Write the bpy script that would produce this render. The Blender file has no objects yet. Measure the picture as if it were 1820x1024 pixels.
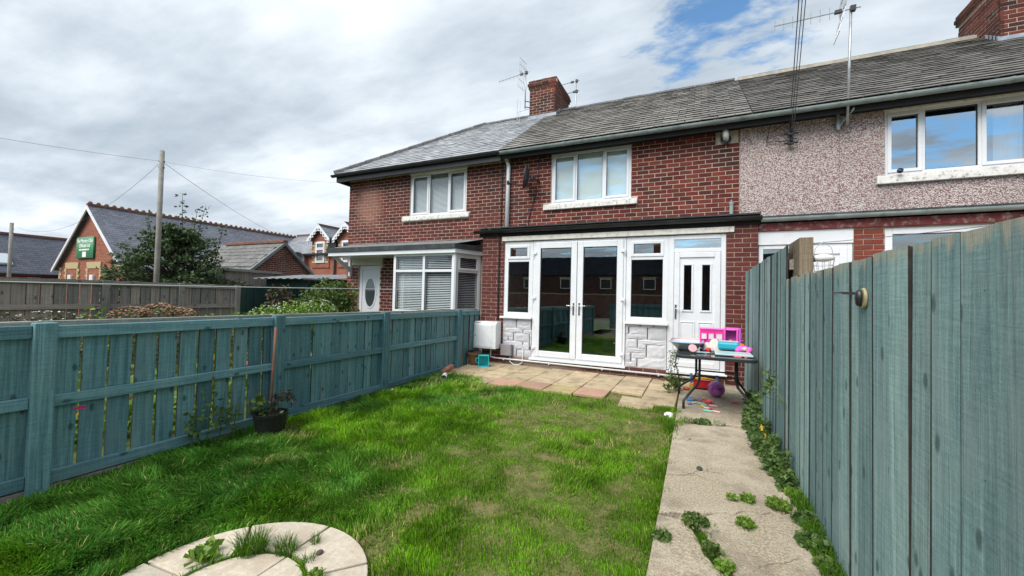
import bpy, bmesh, math, random
import numpy as np
from mathutils import Matrix, Vector, Euler
random.seed(7)
RNG = np.random.default_rng(11)
R_ = math.radians
scene = bpy.context.scene
COL = scene.collection

# ------------------------------------------------------------------ camera
cam_d = bpy.data.cameras.new('camera')
cam = bpy.data.objects.new('camera', cam_d)
COL.objects.link(cam)
scene.camera = cam
cam_d.sensor_width = 36.0
cam_d.lens = 14.25
cam_d.clip_start = 0.02
cam_d.clip_end = 2000
CAM = Vector((0, 0, 1.31))
yaw, pitch, roll = R_(24.755), R_(1.395), R_(1.37)
fw = Vector((-math.sin(yaw)*math.cos(pitch), math.cos(yaw)*math.cos(pitch), math.sin(pitch)))
rt = Vector((math.cos(yaw), math.sin(yaw), 0))
up = rt.cross(fw)
rt2 = rt*math.cos(roll) + up*math.sin(roll)
up2 = -rt*math.sin(roll) + up*math.cos(roll)
m = Matrix((rt2, up2, -fw)).transposed().to_4x4()
m.translation = CAM
cam.matrix_world = m

# ------------------------------------------------------------------ sky
SUN_EL, SUN_AZ = 50.0, 199.0          # azimuth clockwise from +Y (behind the camera, to the left)
world = bpy.data.worlds.new('World')
scene.world = world
world.use_nodes = True
wn, wl = world.node_tree.nodes, world.node_tree.links
wn.clear()
def wnode(t, **kw):
    n = wn.new(t)
    for k, v in kw.items():
        if k.startswith('i_'):
            n.inputs[int(k[2:])].default_value = v
        else:
            setattr(n, k, v)
    return n
def wmath(op, a, b=None, c=None):
    n = wn.new('ShaderNodeMath'); n.operation = op
    for i, x in enumerate((a, b, c)):
        if x is None: continue
        if isinstance(x, (int, float)): n.inputs[i].default_value = x
        else: wl.new(x, n.inputs[i])
    return n.outputs[0]
def wmaprange(v, a, b, c, d):
    n = wn.new('ShaderNodeMapRange'); n.interpolation_type = 'SMOOTHSTEP'
    wl.new(v, n.inputs['Value'])
    for k, x in zip(('From Min', 'From Max', 'To Min', 'To Max'), (a, b, c, d)): n.inputs[k].default_value = x
    return n.outputs['Result']
def wmix(f, a, b):
    n = wn.new('ShaderNodeMix'); n.data_type = 'RGBA'
    for i, x in ((0, f), (6, a), (7, b)):
        if isinstance(x, (int, float)): n.inputs[i].default_value = x
        elif isinstance(x, tuple): n.inputs[i].default_value = (*x, 1)
        else: wl.new(x, n.inputs[i])
    return n.outputs[2]
tc = wnode('ShaderNodeTexCoord')
sky = wnode('ShaderNodeTexSky', sky_type='NISHITA', sun_disc=False)
sky.sun_elevation = R_(SUN_EL); sky.sun_rotation = R_(SUN_AZ)
sky.air_density = 1.0; sky.dust_density = 0.4; sky.ozone_density = 2.5
sep = wnode('ShaderNodeSeparateXYZ'); wl.new(tc.outputs['Generated'], sep.inputs[0])
zz = wmath('ADD', wmath('MAXIMUM', sep.outputs[2], 0.0), 0.13)
cmb = wnode('ShaderNodeCombineXYZ')
wl.new(wmath('DIVIDE', sep.outputs[0], zz), cmb.inputs[0])
wl.new(wmath('DIVIDE', sep.outputs[1], zz), cmb.inputs[1])
def wnoise(scale, detail, rough, loc=(0, 0, 0), sc=(1, 1, 1), rot=0, dist=0.0):
    mp = wnode('ShaderNodeMapping'); wl.new(cmb.outputs[0], mp.inputs[0])
    mp.inputs['Location'].default_value = loc; mp.inputs['Scale'].default_value = sc; mp.inputs['Rotation'].default_value = (0, 0, rot)
    n = wnode('ShaderNodeTexNoise'); wl.new(mp.outputs[0], n.inputs['Vector'])
    n.inputs['Scale'].default_value = scale; n.inputs['Detail'].default_value = detail
    n.inputs['Roughness'].default_value = rough; n.inputs['Distortion'].default_value = dist
    return n.outputs[0]
n_big = wnoise(0.5, 4, .5, (3.1, 1.2, 0), (1, 1.0, 1), .5, .1)
n_str = wnoise(1.0, 7, .58, (0.4, 5.0, 0), (.4, 1.5, 1), R_(-62), .12)
n_fin = wnoise(3.4, 8, .62, (7, 2, 0), (.8, 1.2, 1), .2, .1)
shade = wmath('ADD', wmath('MULTIPLY', n_big, .52), wmath('ADD', wmath('MULTIPLY', n_str, .36), wmath('MULTIPLY', n_fin, .12)))
c_dark = (3.0, 3.55, 4.15); c_lite = (7.2, 7.7, 8.1)
cloud = wmix(wmaprange(shade, .38, .62, 0, 1), c_dark, c_lite)
# a gap in the cloud where blue shows
dn = wnode('ShaderNodeVectorMath', operation='DISTANCE')
wl.new(tc.outputs['Generated'], dn.inputs[0]); dn.inputs[1].default_value = (.035, .835, .55)
gap = wmaprange(dn.outputs['Value'], .02, .30, 1.0, 0.0)
dn2 = wnode('ShaderNodeVectorMath', operation='DISTANCE')      # broken cloud over the sky behind the camera, as the panes mirror it
wl.new(tc.outputs['Generated'], dn2.inputs[0]); dn2.inputs[1].default_value = (.1, -.88, .42)
gap = wmath('MAXIMUM', gap, wmaprange(dn2.outputs['Value'], .25, 1.0, .85, 0.0))
n_gap = wnoise(5.0, 9, .6, (1.7, 9.3, 0), (.8, 1.3, 1), .7, .1)
hole = wmaprange(wmath('ADD', wmath('MULTIPLY', gap, .36), n_gap), .72, .92, 0.0, 1.0)
blue = wnode('ShaderNodeMix', data_type='RGBA', blend_type='MULTIPLY')
blue.inputs[0].default_value = 1.0
wl.new(sky.outputs[0], blue.inputs[6]); blue.inputs[7].default_value = (1.0, 1.3, 1.35, 1)
skyc = wmix(hole, cloud, blue.outputs[2])
bg = wnode('ShaderNodeBackground'); wl.new(skyc, bg.inputs[0]); bg.inputs[1].default_value = 0.1
wo = wnode('ShaderNodeOutputWorld'); wl.new(bg.outputs[0], wo.inputs[0])

# ------------------------------------------------------------------ sun
sun_d = bpy.data.lights.new('sun', 'SUN'); sun_d.energy = 2.6; sun_d.angle = R_(40); sun_d.color = (1.0, .96, .9)
sun = bpy.data.objects.new('sun', sun_d); COL.objects.link(sun)
sd = Vector((math.sin(R_(SUN_AZ))*math.cos(R_(SUN_EL)), math.cos(R_(SUN_AZ))*math.cos(R_(SUN_EL)), math.sin(R_(SUN_EL))))
sun.rotation_euler = sd.to_track_quat('Z', 'Y').to_euler(); sun.location = (0, 0, 30)
vs = scene.view_settings
vs.view_transform = 'Standard'; vs.look = 'None'; vs.exposure = 0.68; vs.gamma = 1.0; vs.use_curve_mapping = False
scene.cycles.max_bounces = 8; scene.cycles.transparent_max_bounces = 12
scene.cycles.use_denoising = True

# ------------------------------------------------------------------ helpers
ORG = {}
def place(o, parent, kw):
    COL.objects.link(o)
    if parent is not None:
        o.parent = parent; ORG[o.name] = ORG[parent.name]
    for k, v in kw.items():
        if v is not None: o[k] = v
    return o
def thing(name, label, category, loc=(0, 0, 0), group=None, kind=None):
    o = bpy.data.objects.new(name, None); COL.objects.link(o)
    o.empty_display_size = .1; o.location = loc; ORG[o.name] = Vector(loc)
    o['label'] = label
    if category: o['category'] = category
    if group: o['group'] = group
    if kind: o['kind'] = kind
    return o
class MB:
    def __init__(s, xf=None): s.v = []; s.f = []; s.xf = xf
    def add(s, vs, fs):
        b = len(s.v)
        if s.xf is not None: vs = [s.xf @ Vector(p) for p in vs]
        s.v.extend([tuple(p) for p in vs]); s.f.extend([tuple(i+b for i in f) for f in fs]); return s
    def box(s, x0, x1, y0, y1, z0, z1):
        return s.add([(x0,y0,z0),(x1,y0,z0),(x1,y1,z0),(x0,y1,z0),(x0,y0,z1),(x1,y0,z1),(x1,y1,z1),(x0,y1,z1)],
                     [(0,3,2,1),(4,5,6,7),(0,1,5,4),(1,2,6,5),(2,3,7,6),(3,0,4,7)])
    def quad(s, a, b, c, d): return s.add([a, b, c, d], [(0, 1, 2, 3)])
    def tri(s, a, b, c): return s.add([a, b, c], [(0, 1, 2)])
    def obox(s, c, d, rot):   # oriented box: centre, dims, Euler
        M = Matrix.Translation(c) @ Euler(rot).to_matrix().to_4x4()
        x, y, z = [t/2 for t in d]
        P = [M @ Vector(p) for p in [(-x,-y,-z),(x,-y,-z),(x,y,-z),(-x,y,-z),(-x,-y,z),(x,-y,z),(x,y,z),(-x,y,z)]]
        return s.add(P, [(0,3,2,1),(4,5,6,7),(0,1,5,4),(1,2,6,5),(2,3,7,6),(3,0,4,7)])
    def tube(s, pts, r, n=8, caps=True):
        pts = [Vector(p) for p in pts]; rs = r if isinstance(r, (list, tuple)) else [r]*len(pts)
        vs, fs = [], []; ref = None
        for i, p in enumerate(pts):
            t = (pts[min(i+1, len(pts)-1)] - pts[max(i-1, 0)]).normalized()
            if ref is None: ref = t.orthogonal().normalized()
            else:
                ref = ref - t*ref.dot(t)
                ref = ref.normalized() if ref.length > 1e-6 else t.orthogonal().normalized()
            b = t.cross(ref)
            for k in range(n):
                a = 2*math.pi*k/n
                vs.append(p + (ref*math.cos(a) + b*math.sin(a))*rs[i])
        for i in range(len(pts)-1):
            for k in range(n):
                fs.append((i*n+k, i*n+(k+1) % n, (i+1)*n+(k+1) % n, (i+1)*n+k))
        if caps:
            fs.append(tuple(reversed(range(n)))); fs.append(tuple(range((len(pts)-1)*n, len(pts)*n)))
        return s.add(vs, fs)
    def lathe(s, prof, n=20, c=(0, 0, 0), M=None):
        vs, fs = [], []; c = Vector(c)
        for r, z in prof:
            for k in range(n):
                a = 2*math.pi*k/n; p = Vector((r*math.cos(a), r*math.sin(a), z))
                vs.append((M @ p if M else p) + c)
        for i in range(len(prof)-1):
            for k in range(n): fs.append((i*n+k, i*n+(k+1) % n, (i+1)*n+(k+1) % n, (i+1)*n+k))
        return s.add(vs, fs)
    def prism(s, poly, axis, a, b):   # polygon in the two other axes, extruded a..b along axis
        def P(u, v, w): return {'x': (w, u, v), 'y': (u, w, v), 'z': (u, v, w)}[axis]
        n = len(poly); vs = [P(u, v, a) for u, v in poly] + [P(u, v, b) for u, v in poly]
        return s.add(vs, [tuple(range(n)), tuple(reversed(range(n, 2*n)))] + [(i, i+n, (i+1) % n + n, (i+1) % n) for i in range(n)])
    def frame(s, x0, x1, z0, z1, w, y0, y1):
        s.box(x0, x0+w, y0, y1, z0, z1); s.box(x1-w, x1, y0, y1, z0, z1)
        s.box(x0+w, x1-w, y0, y1, z0, z0+w); return s.box(x0+w, x1-w, y0, y1, z1-w, z1)
    def build(s, name, mat, parent=None, smooth=False, bevel=0, fix=True, origin=None, **kw):
        me = bpy.data.meshes.new(name)
        off = ORG[parent.name] if parent is not None else (Vector(origin) if origin is not None else Vector((0, 0, 0)))
        me.from_pydata([(x-off[0], y-off[1], z-off[2]) for x, y, z in s.v], [], s.f); me.update()
        if fix:
            bm = bmesh.new(); bm.from_mesh(me); bmesh.ops.recalc_face_normals(bm, faces=bm.faces); bm.to_mesh(me); bm.free()
        me.materials.append(mat)
        if smooth: me.polygons.foreach_set('use_smooth', [True]*len(me.polygons))
        o = bpy.data.objects.new(name, me)
        if parent is None: o.location = off; ORG[o.name] = off.copy()
        place(o, parent, kw)
        if parent is None: ORG[o.name] = off.copy()
        if bevel:
            md = o.modifiers.new('bevel', 'BEVEL'); md.width = bevel; md.segments = 2; md.limit_method = 'ANGLE'
        return o
def piece(name, me, loc, parent, scale=(1, 1, 1), rot=(0, 0, 0), **kw):
    o = bpy.data.objects.new(name, me); o.location = Vector(loc) - ORG[parent.name]
    o.scale = scale; o.rotation_euler = rot
    return place(o, parent, kw)
def smoothstep(a, b, x):
    t = np.clip((x-a)/(b-a), 0, 1); return t*t*(3-2*t)

# ------------------------------------------------------------------ materials
MATS = {}
class NT:
    def __init__(s, name):
        s.m = bpy.data.materials.new(name); s.m.use_nodes = True
        s.n = s.m.node_tree.nodes; s.l = s.m.node_tree.links; s.n.clear()
        s.out = s.n.new('ShaderNodeOutputMaterial'); s.b = s.n.new('ShaderNodeBsdfPrincipled'); s.l.new(s.b.outputs[0], s.out.inputs[0])
    def put(s, inp, x):
        if isinstance(x, (int, float)): inp.default_value = x
        elif isinstance(x, tuple): inp.default_value = (*x, 1) if len(x) == 3 and inp.type == 'RGBA' else x
        else: s.l.new(x, inp)
    def math(s, op, a, b=0.0, c=0.0, clamp=False):
        n = s.n.new('ShaderNodeMath'); n.operation = op; n.use_clamp = clamp
        for i, x in enumerate((a, b, c)): s.put(n.inputs[i], x)
        return n.outputs[0]
    def mix(s, f, a, b, mode='MIX'):
        n = s.n.new('ShaderNodeMix'); n.data_type = 'RGBA'; n.blend_type = mode
        s.put(n.inputs[0], f); s.put(n.inputs[6], a); s.put(n.inputs[7], b); return n.outputs[2]
    def pos(s, scale=(1, 1, 1), rot=(0, 0, 0), loc=(0, 0, 0), obj=False):
        if obj:
            g = s.n.new('ShaderNodeTexCoord').outputs['Object']
        else: g = s.n.new('ShaderNodeNewGeometry').outputs['Position']
        mp = s.n.new('ShaderNodeMapping'); s.l.new(g, mp.inputs[0])
        mp.inputs['Scale'].default_value = scale; mp.inputs['Rotation'].default_value = rot; mp.inputs['Location'].default_value = loc
        return mp.outputs[0]
    def noise(s, scale, detail=5, rough=.55, v=None, dist=0.0):
        n = s.n.new('ShaderNodeTexNoise'); s.put(n.inputs['Scale'], scale); n.inputs['Detail'].default_value = detail
        n.inputs['Roughness'].default_value = rough; n.inputs['Distortion'].default_value = dist
        s.l.new(v if v is not None else s.pos(), n.inputs['Vector']); return n.outputs[0]
    def vor(s, scale, v=None, feature='F1', out='Distance', rnd=1.0):
        n = s.n.new('ShaderNodeTexVoronoi'); n.feature = feature; n.inputs['Scale'].default_value = scale
        n.inputs['Randomness'].default_value = rnd
        s.l.new(v if v is not None else s.pos(), n.inputs['Vector']); return n.outputs[out]
    def ramp(s, f, stops, interp='LINEAR'):
        n = s.n.new('ShaderNodeValToRGB'); s.l.new(f, n.inputs[0]); e = n.color_ramp.elements; n.color_ramp.interpolation = interp
        while len(e) < len(stops): e.new(.5)
        for el, (p, c) in zip(e, stops): el.position = p; el.color = (*c, 1) if len(c) == 3 else c
        return n.outputs[0]
    def rng(s, f, a, b, c=0.0, d=1.0):
        n = s.n.new('ShaderNodeMapRange'); n.interpolation_type = 'SMOOTHSTEP'; s.l.new(f, n.inputs[0])
        for i, x in enumerate((a, b, c, d)): n.inputs[i+1].default_value = x
        return n.outputs[0]
    def rand(s):
        a = s.n.new('ShaderNodeObjectInfo').outputs['Random']; b = s.n.new('ShaderNodeNewGeometry').outputs['Random Per Island']
        return s.math('FRACT', s.math('ADD', a, b))
    def bump(s, h, strength=.3, dist=.01, prev=None):
        n = s.n.new('ShaderNodeBump'); n.inputs['Strength'].default_value = strength; n.inputs['Distance'].default_value = dist
        s.l.new(h, n.inputs['Height'])
        if prev is not None: s.l.new(prev, n.inputs['Normal'])
        return n.outputs[0]
    def done(s, color, rough=.7, normal=None, spec=.4, metal=0.0):
        s.put(s.b.inputs['Base Color'], color); s.put(s.b.inputs['Roughness'], rough)
        s.b.inputs['Specular IOR Level'].default_value = spec; s.b.inputs['Metallic'].default_value = metal
        if normal is not None: s.l.new(normal, s.b.inputs['Normal'])
        return s.m
def simple(name, col, rough=.6, var=.12, scale=6, bump=0.0, bscale=60, spec=.4, metal=0.0, rand=0.0, dirt=None, dscale=3, damt=.5):
    t = NT(name); n = t.noise(scale)
    c = t.mix(t.rng(n, .3, .7), tuple(x*(1-var) for x in col), tuple(min(1, x*(1+var)) for x in col))
    if rand: c = t.mix(1.0, c, t.ramp(t.rand(), [(0, (1-rand,)*3), (1, (1,)*3)]), 'MULTIPLY')
    if dirt: c = t.mix(t.math('MULTIPLY', t.rng(t.noise(dscale, 8, .65), .48, .72), damt), c, dirt)
    return t.done(c, rough, t.bump(t.noise(bscale, 4), bump, .005) if bump else None, spec, metal)
def brickmat(name, cols, rough=.85, soot=(.03, .02, .02), sootamt=.5, stain=None):
    t = NT(name); k = len(cols)
    c = t.ramp(t.rand(), [(i/(k-1) if k > 1 else 0, q) for i, q in enumerate(cols)])
    c = t.mix(t.rng(t.noise(55, 4, .7), .35, .75), c, t.mix(1.0, c, (.62, .6, .6), 'MULTIPLY'))
    c = t.mix(t.math('MULTIPLY', t.rng(t.noise(1.1, 5, .6), .45, .68), sootamt), c, soot)
    c = t.mix(t.math('MULTIPLY', t.rng(t.noise(120, 2, .6), .62, .74), .35), c, (.5, .42, .36))
    if stain:   # pale efflorescence patch on the brickwork, a mark with its own outline
        cx, cz, rx, rz, sc = stain
        d = t.n.new('ShaderNodeVectorMath'); d.operation = 'LENGTH'
        t.l.new(t.pos((1/rx, 0, 1/rz), (0, 0, 0), (-cx/rx, 0, -cz/rz)), d.inputs[0])
        f = t.rng(t.math('SUBTRACT', t.math('ADD', d.outputs['Value'], t.math('MULTIPLY', t.noise(5, 7, .7), .9)), .45), .25, 1.0, 1.0, 0.0)
        c = t.mix(t.math('MULTIPLY', f, .7), c, sc)
    return t.done(c, rough, t.bump(t.noise(90, 5, .7), .5, .004), .25)
def glassmat(name, tint=(.75, .8, .8), f0=.1, rough=0.0):
    t = NT(name); t.n.remove(t.b)
    g = t.n.new('ShaderNodeNewGeometry'); dp = t.n.new('ShaderNodeVectorMath'); dp.operation = 'DOT_PRODUCT'
    t.l.new(g.outputs['Incoming'], dp.inputs[0]); t.l.new(g.outputs['Normal'], dp.inputs[1])
    c = t.math('SUBTRACT', 1.0, t.math('ABSOLUTE', dp.outputs['Value'])); F = t.math('ADD', f0, t.math('MULTIPLY', t.math('POWER', c, 5.0), 1-f0), clamp=True)
    tr = t.n.new('ShaderNodeBsdfTransparent'); tr.inputs[0].default_value = (*tint, 1); gl = t.n.new('ShaderNodeBsdfGlossy'); gl.inputs['Roughness'].default_value = rough
    gl.inputs[0].default_value = (.92, .97, 1, 1); bp = t.bump(t.noise(1.6, 2), .012, .03); t.l.new(bp, gl.inputs['Normal'])
    mx = t.n.new('ShaderNodeMixShader'); t.l.new(F, mx.inputs[0]); t.l.new(tr.outputs[0], mx.inputs[1]); t.l.new(gl.outputs[0], mx.inputs[2]); t.l.new(mx.outputs[0], t.out.inputs[0])
    return t.m
def woodmat(name, c1, c2, c3, axis='z', wear=.3, weather=None, rough=.75, bare=None):
    t = NT(name); lo, hi = 1.6, 42.0
    sc = {'z': (hi, hi, lo), 'y': (hi, lo, hi), 'x': (lo, hi, hi)}[axis]
    ob = t.n.new('ShaderNodeObjectInfo').outputs['Random']
    base = t.n.new('ShaderNodeNewGeometry').outputs['Position']
    # shift the grain from board to board
    vv = t.n.new('ShaderNodeCombineXYZ'); s9 = t.math('MULTIPLY', ob, 37.0)
    for i in range(3): t.l.new(s9, vv.inputs[i])
    ad = t.n.new('ShaderNodeVectorMath'); ad.operation = 'ADD'; t.l.new(base, ad.inputs[0]); t.l.new(vv.outputs[0], ad.inputs[1])
    def mp(scale, rot=(0, 0, 0)):
        q = t.n.new('ShaderNodeMapping'); t.l.new(ad.outputs[0], q.inputs[0]); q.inputs['Scale'].default_value = scale; q.inputs['Rotation'].default_value = rot; return q.outputs[0]
    grain = t.noise(1.0, 6, .62, mp(sc), .6)
    broad = t.noise(1.0, 4, .6, mp(tuple(x*.12 if x == hi else x*.7 for x in sc)))
    c = t.mix(t.rng(grain, .28, .72), tuple(x*.8 for x in c1), tuple(x*1.1 for x in c2))
    saw = t.noise(1.0, 4, .65, mp(tuple(7.0 if x == hi else 120.0 for x in sc), (.22, .16, .0)), .3)
    fine = t.noise(170.0, 3, .7, mp((1, 1, 1)))
    c = t.mix(t.rng(saw, .35, .65), c, t.mix(1.0, c, (.80, .82, .83), 'MULTIPLY'))
    c = t.mix(t.rng(fine, .4, .7), c, t.mix(1.0, c, (.74, .76, .77), 'MULTIPLY'))
    mot = t.rng(t.noise(4.5, 6, .65, mp((1, 1, .45))), .5, .7)
    c = t.mix(t.math('MULTIPLY', mot, .35), c, tuple(.4*sum(c2)/3+.55*x for x in c2))
    chk = t.rng(t.noise(1.0, 4, .6, mp(tuple(130.0 if x == hi else 1.1 for x in sc))), .64, .72)
    c = t.mix(t.math('MULTIPLY', chk, .7), c, tuple(x*.3 for x in c1))
    c = t.mix(t.math('MULTIPLY', t.rng(broad, .5, .75), .75), c, c3)
    c = t.mix(1.0, c, t.ramp(ob, [(0, (.66, .69, .70)), (.45, (1.0, 1.0, 1.0)), (.7, (1.05, .98, .94)), (1, (1.25, 1.2, 1.17))]), 'MULTIPLY')
    # knots
    sk = t.n.new('ShaderNodeSeparateXYZ'); t.l.new(ad.outputs[0], sk.inputs[0]); ck = t.n.new('ShaderNodeCombineXYZ')
    t.l.new(t.math('MULTIPLY', sk.outputs[0 if axis == 'x' else 1], 5.0 if axis == 'z' else 2.6), ck.inputs[0]); t.l.new(t.math('MULTIPLY', sk.outputs[2], 2.6 if axis == 'z' else 5.0), ck.inputs[1])
    kn = t.n.new('ShaderNodeTexVoronoi'); kn.voronoi_dimensions = '2D'; kn.inputs['Scale'].default_value = 1.0; t.l.new(ck.outputs[0], kn.inputs['Vector']); kv = kn.outputs['Distance']
    knot = t.rng(t.math('ADD', kv, t.math('MULTIPLY', t.noise(30.0, 3, .6, mp((1, 1, 1))), .05)), .06, .125, 1.0, 0.0)
    c = t.mix(t.math('MULTIPLY', knot, .75), c, tuple(x*.25 for x in c1))
    blot = t.rng(t.noise(9.0, 6, .7, mp((1, 1, 1))), .58, .8)
    c = t.mix(t.math('MULTIPLY', blot, wear), c, weather or tuple(x*.5 for x in c1))
    if bare:      # paint worn off in runs below the cut tops
        sp = t.n.new('ShaderNodeSeparateXYZ'); t.l.new(base, sp.inputs[0])
        edge = t.math('POWER', t.rng(sp.outputs[2], bare[0], bare[1]), 1.6)
        runs = t.rng(t.math('ADD', t.math('MULTIPLY', t.noise(1.0, 5, .65, mp((30, 30, 2.2))), .75), t.math('MULTIPLY', edge, .36)), .62, .74)
        c = t.mix(t.math('MULTIPLY', t.math('MULTIPLY', runs, t.rng(edge, .05, .5)), .7), c, (.42, .37, .28))
    b1 = t.bump(grain, .8, .008); b2 = t.bump(t.math('ADD', t.math('MULTIPLY', saw, .6), t.math('MULTIPLY', chk, -1.0)), .5, .004, b1); b3 = t.bump(t.math('MULTIPLY', knot, -1.0), .4, .006, b2)
    return t.done(c, rough, b3, .2)
# ------------------------------------------------------------------ material set
M = {}
M['upvc'] = simple('upvc_white', (.73, .745, .77), .32, .04, 2, dirt=(.5, .48, .43), dscale=4, damt=.32, spec=.5)
M['upvc2'] = simple('upvc_white_aged', (.74, .75, .76), .4, .05, 3, dirt=(.42, .4, .36), dscale=6, damt=.35)
M['paint'] = simple('old_white_paint', (.72, .69, .62), .6, .08, 9, bump=.3, bscale=40, dirt=(.33, .25, .18), dscale=11, damt=.55)
M['sillpaint'] = simple('flaking_sill_paint', (.74, .72, .68), .65, .06, 9, bump=.5, bscale=50, dirt=(.12, .1, .09), dscale=16, damt=.85)
M['black'] = simple('black_plastic', (.012, .013, .015), .38, .2, 8, spec=.5, dirt=(.06, .06, .06), damt=.4)
M['blackmatt'] = simple('black_board', (.012, .012, .013), .8, .2, 8, bump=.2)
M['gutter'] = simple('grey_gutter', (.26, .31, .31), .5, .12, 4, dirt=(.09, .1, .1), dscale=5, damt=.7)
M['pipe'] = simple('pale_grey_pipe', (.82, .85, .88), .45, .04, 4)
M['metal'] = simple('dull_aluminium', (.42, .43, .44), .45, .15, 12, metal=.6)
M['darkmetal'] = simple('dark_metal', (.05, .05, .055), .5, .2, 12, metal=.4)
M['chrome'] = simple('chrome', (.7, .7, .72), .2, .05, 12, metal=1.0)
M['lead'] = simple('lead_flashing', (.27, .32, .38), .55, .2, 5, bump=.4, bscale=20, dirt=(.5, .52, .52), damt=.4)
M['leadgrey'] = simple('grey_roof_felt', (.17, .19, .2), .8, .2, 7, bump=.4, bscale=90, dirt=(.32, .32, .28), dscale=4, damt=.5)
M['felt'] = simple('dark_roof_felt', (.035, .042, .045), .75, .3, 7, bump=.3, bscale=80, dirt=(.13, .13, .12), dscale=4, damt=.5)
M['mortar'] = simple('mortar', (.50, .415, .335), .95, .14, 12, bump=.6, bscale=120, dirt=(.17, .13, .11), dscale=1.4, damt=.6)
M['mortar2'] = simple('mortar_extension', (.36, .26, .20), .95, .14, 12, bump=.6, bscale=120, dirt=(.13, .09, .08), dscale=2, damt=.5)
M['brick_main'] = brickmat('brick_main', [(.07, .019, .016), (.13, .026, .020), (.185, .036, .026), (.10, .022, .019), (.165, .030, .022), (.215, .046, .030), (.08, .022, .020)], sootamt=.72)
M['brick_left'] = brickmat('brick_left', [(.075, .02, .018), (.14, .030, .024), (.18, .04, .03), (.11, .026, .022), (.155, .033, .026), (.09, .024, .022)], sootamt=.6, stain=(-8.15, 3.72, .62, .85, (.33, .155, .115)))
M['brick_ext'] = brickmat('brick_ext', [(.10, .022, .021), (.125, .028, .025), (.145, .033, .028), (.09, .021, .021)], sootamt=.3, rough=.7)
M['brick_red'] = brickmat('brick_red', [(.22, .05, .03), (.26, .06, .04), (.19, .045, .03)], sootamt=.2)
M['brick_chim'] = brickmat('brick_chim', [(.06, .018, .015), (.15, .036, .024), (.20, .048, .03), (.04, .018, .016), (.17, .042, .028)], sootamt=.75)
M['brick_pale'] = brickmat('brick_plinth', [(.13, .045, .04), (.17, .07, .06), (.10, .04, .035)], sootamt=.35, stain=(-2.7, .08, 1.0, .3, (.36, .29, .24)))
def slatemat(name, cols, lich=(.34, .32, .26), la=.5, rough=.6):
    t = NT(name)
    c = t.ramp(t.rand(), [(i/(len(cols)-1), q) for i, q in enumerate(cols)])
    c = t.mix(t.math('MULTIPLY', t.rng(t.noise(24, 6, .72), .48, .72), la), c, lich)
    c = t.mix(t.math('MULTIPLY', t.rng(t.noise(2.2, 5, .6), .5, .75), .45), c, tuple(x*.45 for x in cols[0]))
    c = t.mix(t.math('MULTIPLY', t.rng(t.noise(60, 4, .6), .5, .7), .35), c, tuple(x*.5 for x in cols[0]))
    return t.done(c, rough, t.bump(t.noise(45, 6, .7), .6, .006), .5)
M['slate_main'] = slatemat('slate_main', [(.13, .122, .113), (.21, .198, .182), (.28, .265, .24), (.165, .157, .145), (.24, .225, .205)])
M['slate_left'] = slatemat('slate_left', [(.25, .262, .28), (.34, .355, .375), (.41, .425, .44), (.29, .305, .325)], (.5, .51, .51), .5, .38)
M['slate_right'] = slatemat('slate_right', [(.12, .113, .107), (.185, .175, .165), (.23, .218, .202), (.15, .142, .134)], (.36, .33, .26), .38)
M['ridge'] = simple('ridge_tile', (.10, .10, .105), .7, .2, 8, bump=.3, dirt=(.3, .29, .22), dscale=7, damt=.5)
M['ridgemort'] = simple('ridge_mortar', (.42, .385, .31), .9, .15, 8, bump=.5, bscale=60, dirt=(.2, .18, .14), dscale=9, damt=.5)
def pebble():
    t = NT('pebbledash')
    d = t.vor(72); cell = t.vor(72, out='Color')
    sp = t.n.new('ShaderNodeSeparateColor'); t.l.new(cell, sp.inputs[0])
    c = t.ramp(sp.outputs[0], [(0, (.66, .60, .575)), (.45, (.75, .70, .675)), (.62, (.62, .55, .53)), (.67, (.17, .085, .085)), (1, (.26, .15, .145))])
    c = t.mix(t.rng(d, .4, .7), c, (.34, .24, .22))
    c = t.mix(t.math('MULTIPLY', t.rng(t.noise(1.3, 5), .5, .75), .3), c, (.28, .22, .2))
    return t.done(c, .9, t.bump(t.math('MULTIPLY', d, -1.0), 1.0, .012), .2)
M['pebble'] = pebble()
M['glass'] = glassmat('window_glass', (.6, .65, .66), .27)
M['glass_sky'] = glassmat('upstairs_glass', (.80, .86, .88), .52)
M['glass_pale'] = glassmat('pale_window_glass', (.90, .95, .94), .26)
M['glass_blind'] = glassmat('bay_glass', (.86, .9, .9), .10)
M['paleblind'] = simple('pale_roller_blind', (.72, .78, .76), .9, .04, 1)
M['glass_frost'] = glassmat('obscured_glass', (.30, .34, .34), .10, .08)
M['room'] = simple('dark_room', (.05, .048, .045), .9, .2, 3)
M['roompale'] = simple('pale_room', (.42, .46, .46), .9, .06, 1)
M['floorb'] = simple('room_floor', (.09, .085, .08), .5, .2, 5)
M['blind'] = simple('venetian_blind', (.62, .64, .66), .5, .03, 2)
M['curtain'] = simple('net_curtain', (.7, .72, .74), .8, .05, 9)
def claddingmat():
    t = NT('stone_cladding')
    n1 = t.noise(28, 6, .62, None, .8); c = t.mix(t.rng(n1, .3, .7), (.50, .50, .53), (.61, .61, .64))
    c = t.mix(1.0, c, t.ramp(t.rand(), [(0, (.86,)*3), (1, (1.05,)*3)]), 'MULTIPLY')
    return t.done(c, .8, t.bump(n1, .3, .006), .3)
M['clad'] = claddingmat()
M['cladjoint'] = simple('cladding_joint', (.13, .125, .13), .9)
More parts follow.
